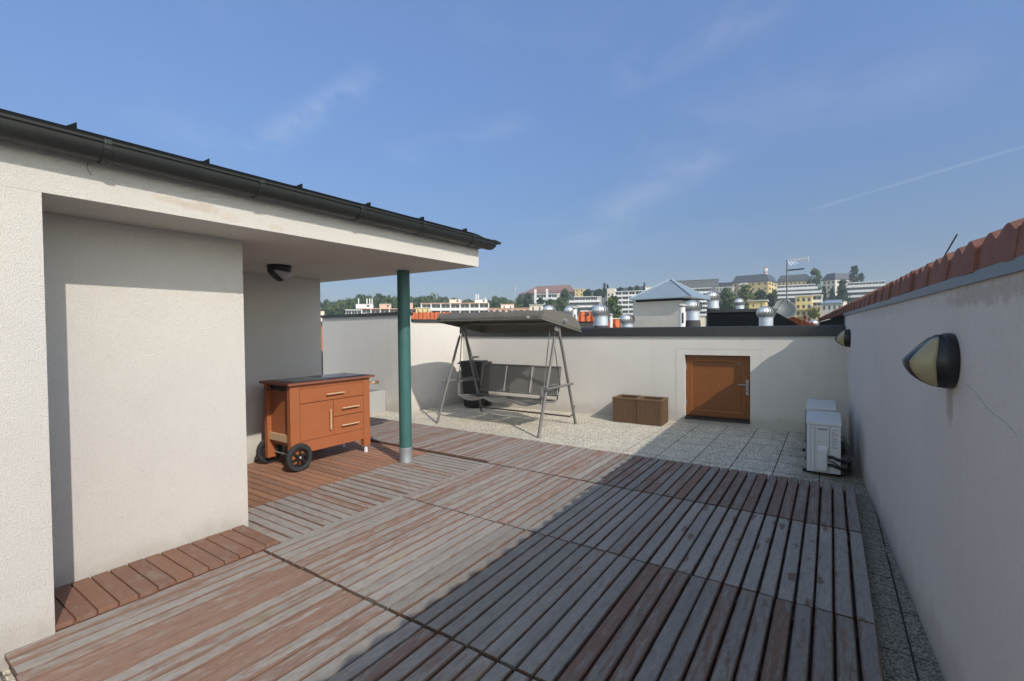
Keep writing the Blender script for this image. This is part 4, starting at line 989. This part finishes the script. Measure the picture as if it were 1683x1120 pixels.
roofbox(o, H, -2.8, 2.4, 2, 7, 1.7, 'cream'); roofbox(o, H, 8.6, 14.2, 2, 7, 1.6, 'white'); masts(o, H, (9, 10), 4.2); masts(o, H, (13.2,), 2.6)
o, w, H = block('apartment_block', 'small pinkish white roof cabin block right of the peach gable', 'building', 824, 845, 500, D-6, 0, 8, 2, 2.7, 2, 'white', None, 'window', 'pink', TB, .2)
o, w, H = block('apartment_block', 'low tile edged flats just above the middle of the canopy', 'building', 803, 882, 506.5, D-10, 0, 9, 2, 2.7, 8, 'pink', None, 'window', 'peach', TB)
o, w, H = block('apartment_block', 'white box shaped flat top above the canopy right end', 'building', 871, 893, 501, D-30, 0, 8, 2, 2.8, 2, 'cream', None, 'window', 'concrete', TB, .2)
# mauve roofed hall on the hill
D = 380; s = D/F_PX
o, w, H = block('hall', 'large hilltop hall under a tiered mauve tiled roof', 'building', 856, 945, 483, D, -8, 16, 2, 3.6, 12, 'greycl', None, 'window', 'mauve', None, .4)
b = B(); b.prism([(-w/2-1, -1.5, H+.01), (w/2+1, -1.5, H+.01), (w/2-2, 7, H+2.6), (-w/2+6, 7, H+2.6)], (0, 0, .4)); b.prism([(-w/2+5, 4.6, H+2.2), (w/2-1, 4.6, H+2.2), (w/2-5, 11, H+6.8), (-w/2+12, 11, H+6.4)], (0, 0, .5)); b.lim(-w/2+4, w/2-2, 7.5, 16, H+.5, H+2.6); b.ob('tiered_roof', 'mauve', o)
o, w, H = block('apartment_block', 'pale yellow gable end beside the mauve roofed hall', 'building', 945, 960, 476, 372, -14, 9, 4, 3, 2, 'yellow', None, 'window', 'cream', None, .2)
o, w, H = block('apartment_block', 'white balcony building with two tall fins below the mauve roof', 'building', 880, 916, 484, 300, -6, 9, 3, 3.2, 4, 'white', 'white', 'balcony', 'white')
for x in (-w/2+.4, .8): B().lim(x-.7, x+.7, -1.6, -1.31, H-6, H+3.0).ob('fin', 'white', o)
B().lim(w/2+.3, w/2+2.2, 0, 4, H-8, H+.2).ob('stair_tower', 'cream', o)
# curved terraces
D = 270; s = D/F_PX
o, w, H = block('terraced_house', 'stepped white building with rounded balconies above the dormer roof', 'building', 944, 980, 489, D, 0, 9, 1, 2.7, 4, 'concrete', 'white', 'balcony', 'white')
for k, (x0, x1) in enumerate(((-9.5, 8.5), (-9, 10), (-7.5, 9))):
    z1 = H-3-k*2.9; x0 *= .95; b = B(); P_ = [(x0, -1.6)]+[(x1-2.2+2.2*math.sin(a), -1.6+2.2-2.2*math.cos(a)) for a in [math.pi/2*q/6 for q in range(7)]]+[(x1, 6), (x0, 6)]
    b.prism([(x, y-.9*k, z1-.35) for x, y in P_], (0, 0, 1.15)); b.ob('curved_balcony', 'white', o)
    B().lim(x0+.5, x1-.8, .2-.9*k-.9, 6, z1-2.0, z1-.355).ob('window_band', 'glass', o)
B().lim(w/2+.5, w/2+3.2, 1, 6, H-9, H+.1).ob('stair_tower', 'concrete', o)
o, w, H = block('hall', 'long low dark slate roof on the ridge left of the pyramid roof', 'building', 962, 1062, 479, 400, -5, 16, 1, 3.5, 10, 'greycl', None, 'window', 'slateroof', None, .4)
B().prism([(-w/2, -1, H), (w/2, -1, H), (w/2-3, 8, H+3.0), (-w/2+14, 8, H+1.6)], (0, .6, .2)).ob('slope', 'slateroof', o)
D = 250; s = D/F_PX
o, w, H = block('apartment_block', 'tall slab of flats with white balcony bands left of the pyramid roof', 'building', 1011, 1100, 480, D, -4, 11, 6, 2.45, 8, 'concrete', 'white', 'balcony', 'white', pw=.3)
B().lim(-w/2-4.2, -w/2-.1, -1.6, 5, H-14, H+1.6).ob('stair_tower', 'cream', o)
for k in range(4):
    for x in (-3.3, -1.4): B().lim(-w/2+x-.35, -w/2+x+.35, -1.66, -1.601, H-2.5-2.6*k, H-1.1-2.6*k).ob('window', 'glass', o)
roofbox(o, H, 1.5, 4.8, 2, 6, 1.9, 'cream', False)
o, w, H = block('apartment_block', 'white banded flats just right of the pyramid roof', 'building', 1120, 1169, 477, D, 2, 11, 6, 2.35, 5, 'concrete', 'white', 'balcony', 'white')
# slate clad blocks on the hill
D = 340; s = D/F_PX
o, w, H = block('hospital_wing', 'grey slate clad flat block peeping over the pyramid roof right slope', 'building', 1105, 1180, 463.5, D, -3, 12, 2, 3.4, 10, 'greycl', None, 'window', 'greycl', None, .22, winh=.3)
o, w, H = block('hospital_wing', 'long dark roofed wing between the slate block and the yellow block', 'building', 1165, 1225, 468, D+20, -2, 12, 2, 3.2, 8, 'slateroof', None, 'window', 'slateroof', None, .3)
o, w, H = block('hospital_wing', 'low pale blue white annexe under the dark roofed wing', 'building', 1176, 1204, 475.5, D-30, -6, 10, 2, 3, 5, 'concrete', None, 'window', 'white', None, .4)
def mansard(o, w, H, dp, h, ins=1.8, m='slateroof'):
    b = B(); b0 = [(-w/2-.5, -.6), (w/2+.5, -.6), (w/2+.5, dp+.5), (-w/2-.5, dp+.5)]; t0 = [(-w/2+ins, ins), (w/2-ins, ins), (w/2-ins, dp-ins), (-w/2+ins, dp-ins)]
    va = [b.bm.verts.new((*p, H+.003)) for p in b0]; vb = [b.bm.verts.new((*p, H+h)) for p in t0]
    for k in range(4): b.bm.faces.new((va[k], va[(k+1) % 4], vb[(k+1) % 4], vb[k]))
    b.bm.faces.new(vb); b.bm.faces.new(va[::-1]); return b.ob('mansard_roof', m, o)
o, w, H = block('hospital_wing', 'big yellow block with a dark mansard roof and striped chimney', 'building', 1203, 1262, 467.5, 330, -14, 24, 4, 3.4, 6, 'dull_yellow', None, 'window', 'slateroof', None, .3, sidewall='yellow', side_win=True)  # shade is painted in: front a duller yellow than the sunlit right side
mansard(o, w, H, 24, 5.0)
B().lim(-w/2+5, -w/2+10, -2, -.04, H-5, H-.6).ob('bay_window', 'white', o)
p = at(1258, 455, 345)
o = empty('striped_chimney', (p.x, p.y, p.z-20), 'red and white striped round chimney rising above the mansard roof', 'chimney')
for k in range(8):
    B().lathe([(1.25, 20-1.5+k*1.0), (1.25, 20-.5+k*1.0)], n=16).ob('band', 'redstripe' if k % 3 == 1 else 'white', o)
B().lathe([(1.3, 0), (1.3, 18.5)], n=16).lathe([(1.7, 24.6), (1.7, 25.4), (1.2, 25.8)], n=16).ob('stack', 'white', o)
o, w, H = block('hospital_wing', 'yellow strip of wall under a dark mansard behind the antenna mast', 'building', 1277, 1330, 466.5, 345, -4, 18, 2, 3.2, 8, 'dull_yellow', None, 'window', 'slateroof', None, .35)
mansard(o, w, H, 18, 4.6)
D = 260; s = D/F_PX
o, w, H = block('terraced_house', 'stepped white terraces with long parapets behind the satellite dish', 'building', 1277, 1338, 473, D, -2, 8, 1, 2.5, 5, 'concrete', 'white', 'balcony', 'white')
for k, (x0, x1) in enumerate(((-w/2, w/2+1.3), (-w/2, w/2+4.3), (-w/2, w/2+4.3))):
    z1 = H-2.35-k*2.35; B().lim(x0, x1, -2.4-1.2*k, 6, z1-.3, z1+.85).ob('terrace_parapet', 'white', o); B().lim(x0+.3, x1-.4, -1.2-1.2*k, 5, z1-1.7, z1-.305).ob('window_band', 'glass', o)
D = 190; s = D/F_PX
o, w, H = block('apartment_block', 'yellow flats with dark loggias right of the satellite dish', 'building', 1307, 1334, 491, D, -3, 9, 4, 2.75, 3, 'yellow', None, 'window', 'yellow', None, .5, winh=.48)
for k in (1, 2, 3): B().lim(-w/2, w/2, -1.0, -.05, H-.3-2.75*(k+1)+.0, H-.3-2.75*(k+1)+.75).ob('balcony', 'yellow', o)
o, w, H = block('apartment_block', 'grey end block with white balconies attached right of the yellow flats', 'building', 1335, 1350, 489.5, D+4, -3, 9, 3, 2.7, 1, 'concrete', 'white', 'balcony', 'white')
o, w, H = block('apartment_block', 'low yellow terrace with pale flat roof left of the wall tiles', 'building', 1333, 1366, 507.5, D-8, -3, 9, 3, 2.8, 4, 'yellow', None, 'window', 'cream', None, .4)
o, w, H = block('rooftop_hut', 'small yellow roof hut with two dark windows left of the satellite dish', 'building', 1231, 1258, 497, 95, -6, 4, 1, 1.6, 2, 'yellow', None, 'window', 'concrete', None, .12, winh=.45)
o, w, H = block('school', 'white historic building with rows of windows under a slate roof', 'building', 1351, 1372, 465.5, 320, -40, 20, 3, 3.3, 3, 'cream', None, 'window', 'slateroof', None, .4, sidewall='cream', side_win=True)
mansard(o, w, H, 20, 4.4)
o, w, H = block('school', 'low slate roofed annexe right of the white historic building', 'building', 1374, 1396, 472, 345, -10, 8, 2, 3.2, 3, 'concrete', None, 'window', 'slateroof', None, .35); mansard(o, w, H, 12, 4.0)
D = 255; s = D/F_PX
o, w, H = block('terraced_house', 'white banded terraces just above the right wall tiles', 'building', 1391, 1453, 469, D, 0, 8, 1, 2.5, 6, 'concrete', 'white', 'balcony', 'white')
for k, (x0, x1) in enumerate(((-w/2-.6, w/2), (-w/2-3.4, w/2), (-w/2-3.4, w/2))):
    z1 = H-2.4-k*2.8; B().lim(x0, x1, -2.4-1.2*k, 6, z1-.4, z1+.8).ob('terrace_parapet', 'white', o); B().lim(x0+.3, x1-.4, -1.2-1.2*k, 5, z1-2.0, z1-.405).ob('window_band', 'glass', o)
o, w, H = block('hall', 'low grey blue metal roof behind the end of the wall tiles', 'building', 1350, 1384, 503, 150, 0, 8, 1, 2.6, 4, 'concrete', None, 'window', 'zinc', None, .4)
B().prism([(-w/2, -.5, H+.003), (w/2, -.5, H+.003), (w/2, 6, H+1.1), (-w/2+1.5, 6, H+1.1)], (0, .3, .1)).ob('slope', 'zinc', o)

# ------------------------------------------------------------------ trees
def crown(b, cx, cy, z0, z1, w, rr, n=38, per=13, shape='round', leaf=.125):
    H = z1-z0
    for k in range(n):
        t = rr.random()
        if shape == 'round': env = math.sqrt(max(.05, 1-(2*t-.95)**2))*.95
        elif shape == 'cone': env = (1-t)*.95+.08
        else: env = .55+.45*math.sin(math.pi*min(1, t*1.05+.08))
        a = rr.random()*2*math.pi; r = w/2*env*math.sqrt(rr.random())*.92
        c = Vector((cx+r*math.cos(a), cy+r*math.sin(a), z0+H*t)); tint = rr.random()
        cr = w*(.10+.08*rr.random())
        for q in range(per):
            d = Vector((rr.gauss(0, 1), rr.gauss(0, 1), rr.gauss(0, .8))).normalized(); p = c+d*cr*(.6+.5*rr.random()); sz = w*leaf*(.6+.8*rr.random())*.5
            nrm = (d+Vector((rr.gauss(0, .5), rr.gauss(0, .5), rr.gauss(.3, .5)))).normalized(); u = nrm.orthogonal().normalized(); v = nrm.cross(u); th = rr.random()*6.28
            u, v = u*math.cos(th)+v*math.sin(th), v*math.cos(th)-u*math.sin(th)
            b.face([p+u*sz, p+v*sz*.75+nrm*sz*.2, p-u*sz, p-v*sz*.75+nrm*sz*.15], (max(0, min(1, tint*.8+rr.random()*.25)), 0, 0, 1))
def tree(label, px, pyt, pyb, wpx, depth, m='leafA', shape='round', seed=0, n=80, per=18, name='tree'):
    rr = random.Random(seed); p = at(px, CY, depth); s = depth/F_PX; zt, zb = zat(pyt, depth), zat(pyb, depth); g = min(terrain(p.x, p.y)-.5, zb-1)
    o = empty(name, (p.x, p.y, g), label, 'tree', 'trees on the hillside'); w = wpx*s; zt -= g; zb -= g
    b = B(); r = max(.15, w*.035); b.tube([(0, 0, 0), (w*.02, 0, zb*.6), (0, w*.02, (zb+zt)/2), (0, 0, zb+(zt-zb)*.85)], r, 8, r2=r*.25)
    for k in range(7):
        a = rr.random()*6.28; t = .15+.6*rr.random(); z = zb+(zt-zb)*t*.7; L = w*.36*(1-.4*t); b.tube([(0, 0, z), (L*.5*math.cos(a), L*.5*math.sin(a), z+L*.35), (L*math.cos(a), L*math.sin(a), z+L*.6)], r*.45, 5, r2=r*.12)
    b.ob('trunk', 'bark', o)
    b = B(); crown(b, 0, 0, zb, zt, w, rr, n, per, shape); b.ob('crown', m, o, recalc=False)
    return o
T = [('tall dark conical tree standing alone on the skyline above the wall tiles', 1403, 444, 470, 15, 300, 'leafB', 'tall'), ('shorter bush shaped tree right of the tall skyline tree', 1415, 455, 470, 9, 300, 'leafB', 'round'),
 ('big tree hiding the mansard roof right of the antenna mast', 1338, 449, 492, 24, 285, 'leafA', 'round'), ('dark conifer left of the white historic building base', 1354, 476, 500, 12, 240, 'leafB', 'cone'), ('middle dark conifer below the white historic building', 1367, 480, 500, 13, 236, 'leafB', 'cone'), ('broad dark conifer right of the white historic building', 1384, 466, 500, 24, 245, 'leafB', 'cone'),
 ('yellow green willow like tree in front of the yellow block', 1224, 474, 514, 28, 200, 'leafC', 'tall'), ('green tree filling the gap left of the small distant ventilator', 1196, 480, 516, 34, 190, 'leafA', 'round'), ('lower green bush under the willow like tree', 1206, 496, 516, 30, 180, 'leafA', 'round'), ('dark round tree in front of the yellow block right face', 1249, 482, 500, 20, 205, 'leafB', 'round'), ('very dark tree beside the satellite dish', 1267, 488, 508, 20, 180, 'leafB', 'round'), ('small yellowish tree left of the white terraces', 1272, 482, 496, 11, 215, 'leafA', 'round'),
 ('bright green tree right of the large ventilator', 1008, 491, 528, 30, 150, 'leafA', 'round'), ('slim dark conifer on the ridge left of the beige stair tower', 994, 467, 486, 9, 310, 'leafB', 'cone'), ('slim dark conifer next to the beige stair tower', 999, 470, 490, 8, 300, 'leafB', 'cone'), ('bushy tree behind the stepped terraces', 985, 479, 492, 20, 300, 'leafB', 'round'), ('dark round tree right of the yellow gable', 966, 478, 490, 16, 320, 'leafB', 'round'),
 ('large tree left of the stepped rounded terraces', 929, 477, 512, 22, 260, 'leafA', 'round'), ('green tree rising between canopy and stepped terraces', 920, 494, 515, 22, 220, 'leafA', 'round'), ('tree in front of the white fins', 888, 491, 507, 16, 265, 'leafB', 'round'), ('dark tree left of the white fins building', 868, 484, 508, 18, 280, 'leafB', 'round'), ('tree at the left end of the mauve roofed hall', 855, 486, 506, 14, 300, 'leafA', 'round'), ('bushy tree at the foot of the white fins building', 905, 494, 508, 18, 240, 'leafA', 'round'),
 ('small tree on the flat roof line above the tall slab', 1020, 475, 481, 10, 300, 'leafB', 'round'), ('roof line tree left of the pyramid roof', 1047, 472, 481, 9, 310, 'leafA', 'round'), ('narrow poplar on the skyline near the pyramid roof', 1059, 467, 480, 5, 330, 'leafB', 'tall'), ('dark round tree on the ridge above the long slate roof', 1036, 474, 481, 9, 330, 'leafB', 'round'),
 ('yellowish shrub at the right corner of the low yellow terrace', 1338, 514, 527, 16, 120, 'leafC', 'round'), ('dark tree right of the school annexe', 1396, 470, 492, 12, 280, 'leafB', 'cone')]
for i, t in enumerate(T): tree(*t, seed=100+i)
# wooded hillside on the left, one mass
rr = random.Random(5); b = B()
for k in range(480):
    px = rr.uniform(300, 870); depth = rr.uniform(255, 380); u = (px-540)/320
    top = 492-7*math.sin(u*2.1+.2)-3*math.sin(px*.055)-4*math.sin(px*.021+1)
    if px > 790: top += (px-790)*.06
    py = top+rr.uniform(0, 9)+(380-depth)*.07; p = at(px, py, depth); s = depth/F_PX
    w = rr.uniform(17, 30)*s; crown(b, p.x, p.y, p.z-w*.95, p.z, w, rr, 14, 12, 'round', .17)
struct(b.ob('wooded_hillside', 'leafA', recalc=False), 'stuff')
p = at(846, 472, 300); tag(B().tube([(p.x, p.y, p.z), (p.x, p.y, p.z-25)], .25, 6, r2=.5).lathe([(.6, 0), (.6, 2)], c=(p.x, p.y, p.z-2.5), n=8).ob('radio_mast', 'concrete'), 'thin pale mast on the skyline left of the mauve roof', 'mast')

g = G('haze_air'); pv = g.n('VolumePrincipled', {'Color': (.80, .88, 1.0), 'Density': .0006, 'Anisotropy': .3}); g.t.links.new(pv.outputs[0], g.out.inputs['Volume'])
struct(B().lim(-4100, 4100, -4100, 4100, -20, 75).ob('haze', g.m), 'stuff')
# ------------------------------------------------------------------ light and sky
TR = Vector((-1, .38, -.79)).normalized()             # the way the sunlight travels
SUN_EL = math.asin(-TR.z); az = math.atan2(-TR.x, -TR.y)   # azimuth of the sun from +Y, clockwise
sun = bpy.data.lights.new('sun', 'SUN'); so = bpy.data.objects.new('sun', sun); col.objects.link(so)
sun.energy = 2.6; sun.angle = rad(.53); sun.color = (1, .93, .83)
so.rotation_euler = TR.to_track_quat('-Z', 'Y').to_euler(); so.location = (10, -5, 12)
W = bpy.data.worlds.new('World'); sc.world = W; W.use_nodes = True; nt = W.node_tree; nt.nodes.clear()
g = G.__new__(G); g.t = nt; g.out = nt.nodes.new('ShaderNodeOutputWorld')
sky = g.n('TexSky', sky_type='NISHITA', sun_disc=False, sun_elevation=SUN_EL, sun_rotation=az, altitude=250, air_density=1.0, dust_density=.3, ozone_density=2.5)
dirv = g.n('TexCoord').outputs['Generated']
cl = None
def dirpx(px, py): return ((px-CX)/F_PX*CR-(py-CY)/F_PX*CU+CF).normalized()
def streak(a, c_, wd, amt, soft=1., nsc=6., thr=(.35, .7)):
    A, C = dirpx(*a), dirpx(*c_); nrm = A.cross(C).normalized(); mid = (A+C).normalized(); half = A.angle(C)/2; tv = nrm.cross(mid)
    d = g.n('VectorMath', operation='DOT_PRODUCT'); g.put(d.inputs[0], dirv); d.inputs[1].default_value = nrm
    e = g.n('VectorMath', operation='DOT_PRODUCT'); g.put(e.inputs[0], dirv); e.inputs[1].default_value = tv
    f_ = g.n('VectorMath', operation='DOT_PRODUCT'); g.put(f_.inputs[0], dirv); f_.inputs[1].default_value = mid
    nz = g.noise(g.vm('MULTIPLY', dirv, (nsc, nsc, nsc*2)).outputs[0], 1, 5, .62, .6)
    dist = g.math('ADD', g.math('ABSOLUTE', d.outputs['Value']), g.math('MULTIPLY_ADD', nz, wd*1.4, -wd*.7))
    m = g.math('SUBTRACT', 1, g.ss(dist, 0., wd)); al = g.math('SUBTRACT', 1, g.ss(g.math('ABSOLUTE', e.outputs['Value']), half*.55, half))
    m = g.math('MULTIPLY', g.math('MULTIPLY', m, al), g.ss(nz, *thr)); m = g.math('MULTIPLY', m, g.math('GREATER_THAN', f_.outputs['Value'], 0.))
    return g.math('MULTIPLY', m, amt)
parts = [streak((340, 290), (640, 110), .042, .26, nsc=9), streak((900, 420), (1250, 200), .07, .20, nsc=7), streak((1300, 355), (1760, 218), .004, .13, nsc=14, thr=(.1, .4)), streak((980, 150), (1330, -20), .06, .13, nsc=8), streak((600, 270), (900, 190), .04, .10, nsc=9), streak((1050, 230), (1700, 90), .10, .10, nsc=5)]
big = g.noise(g.vm('MULTIPLY', dirv, (2.2, 2.2, 5.)).outputs[0], 1, 6, .6, .8)
cl = g.math('MULTIPLY', g.ss(big, .50, .80), .10)
for q in parts: cl = g.math('MAXIMUM', cl, q)
sz = g.n('SeparateXYZ', {0: dirv}).outputs[2]
rp = g.n('ValToRGB'); g.put(rp.inputs[0], sz); el = rp.color_ramp.elements
el[0].position = 0; el[0].color = (.34, .33, .34, 1); el[1].position = 1; el[1].color = (1.15, 1.08, .98, 1)
for p_, c_ in ((.126, (.41, .405, .45)), (.22, (.50, .525, .58)), (.31, (.60, .635, .72)), (.445, (.78, .81, .93)), (.56, (.93, .95, 1.07)), (.72, (1.08, 1.06, 1.06))):
    e_ = el.new(p_); e_.color = (*c_, 1)
fd = g.n('VectorMath', operation='DOT_PRODUCT'); g.put(fd.inputs[0], dirv); fd.inputs[1].default_value = (FH.x, FH.y, 0)
away = g.ss(fd.outputs['Value'], .22, -.25)                     # behind the viewer the unseen sky is brightened and warmed to fill the shade
skb = g.mix(1., sky.outputs[0], g.mix(away, g.mix(1., rp.outputs[0], (.89, .90, .91), 'MULTIPLY'), (2.35, 1.78, 1.22)), 'MULTIPLY')     # the photograph's even, haze-softened blue
skc = g.mix(cl, skb, (3.6, 3.9, 4.4))
bg = g.n('Background', {'Color': skc, 'Strength': .15}); nt.links.new(bg.outputs[0], g.out.inputs[0])
vs = sc.view_settings; vs.view_transform = 'Standard'; vs.look = 'None'; vs.gamma = 1; vs.exposure = .5; vs.use_curve_mapping = False
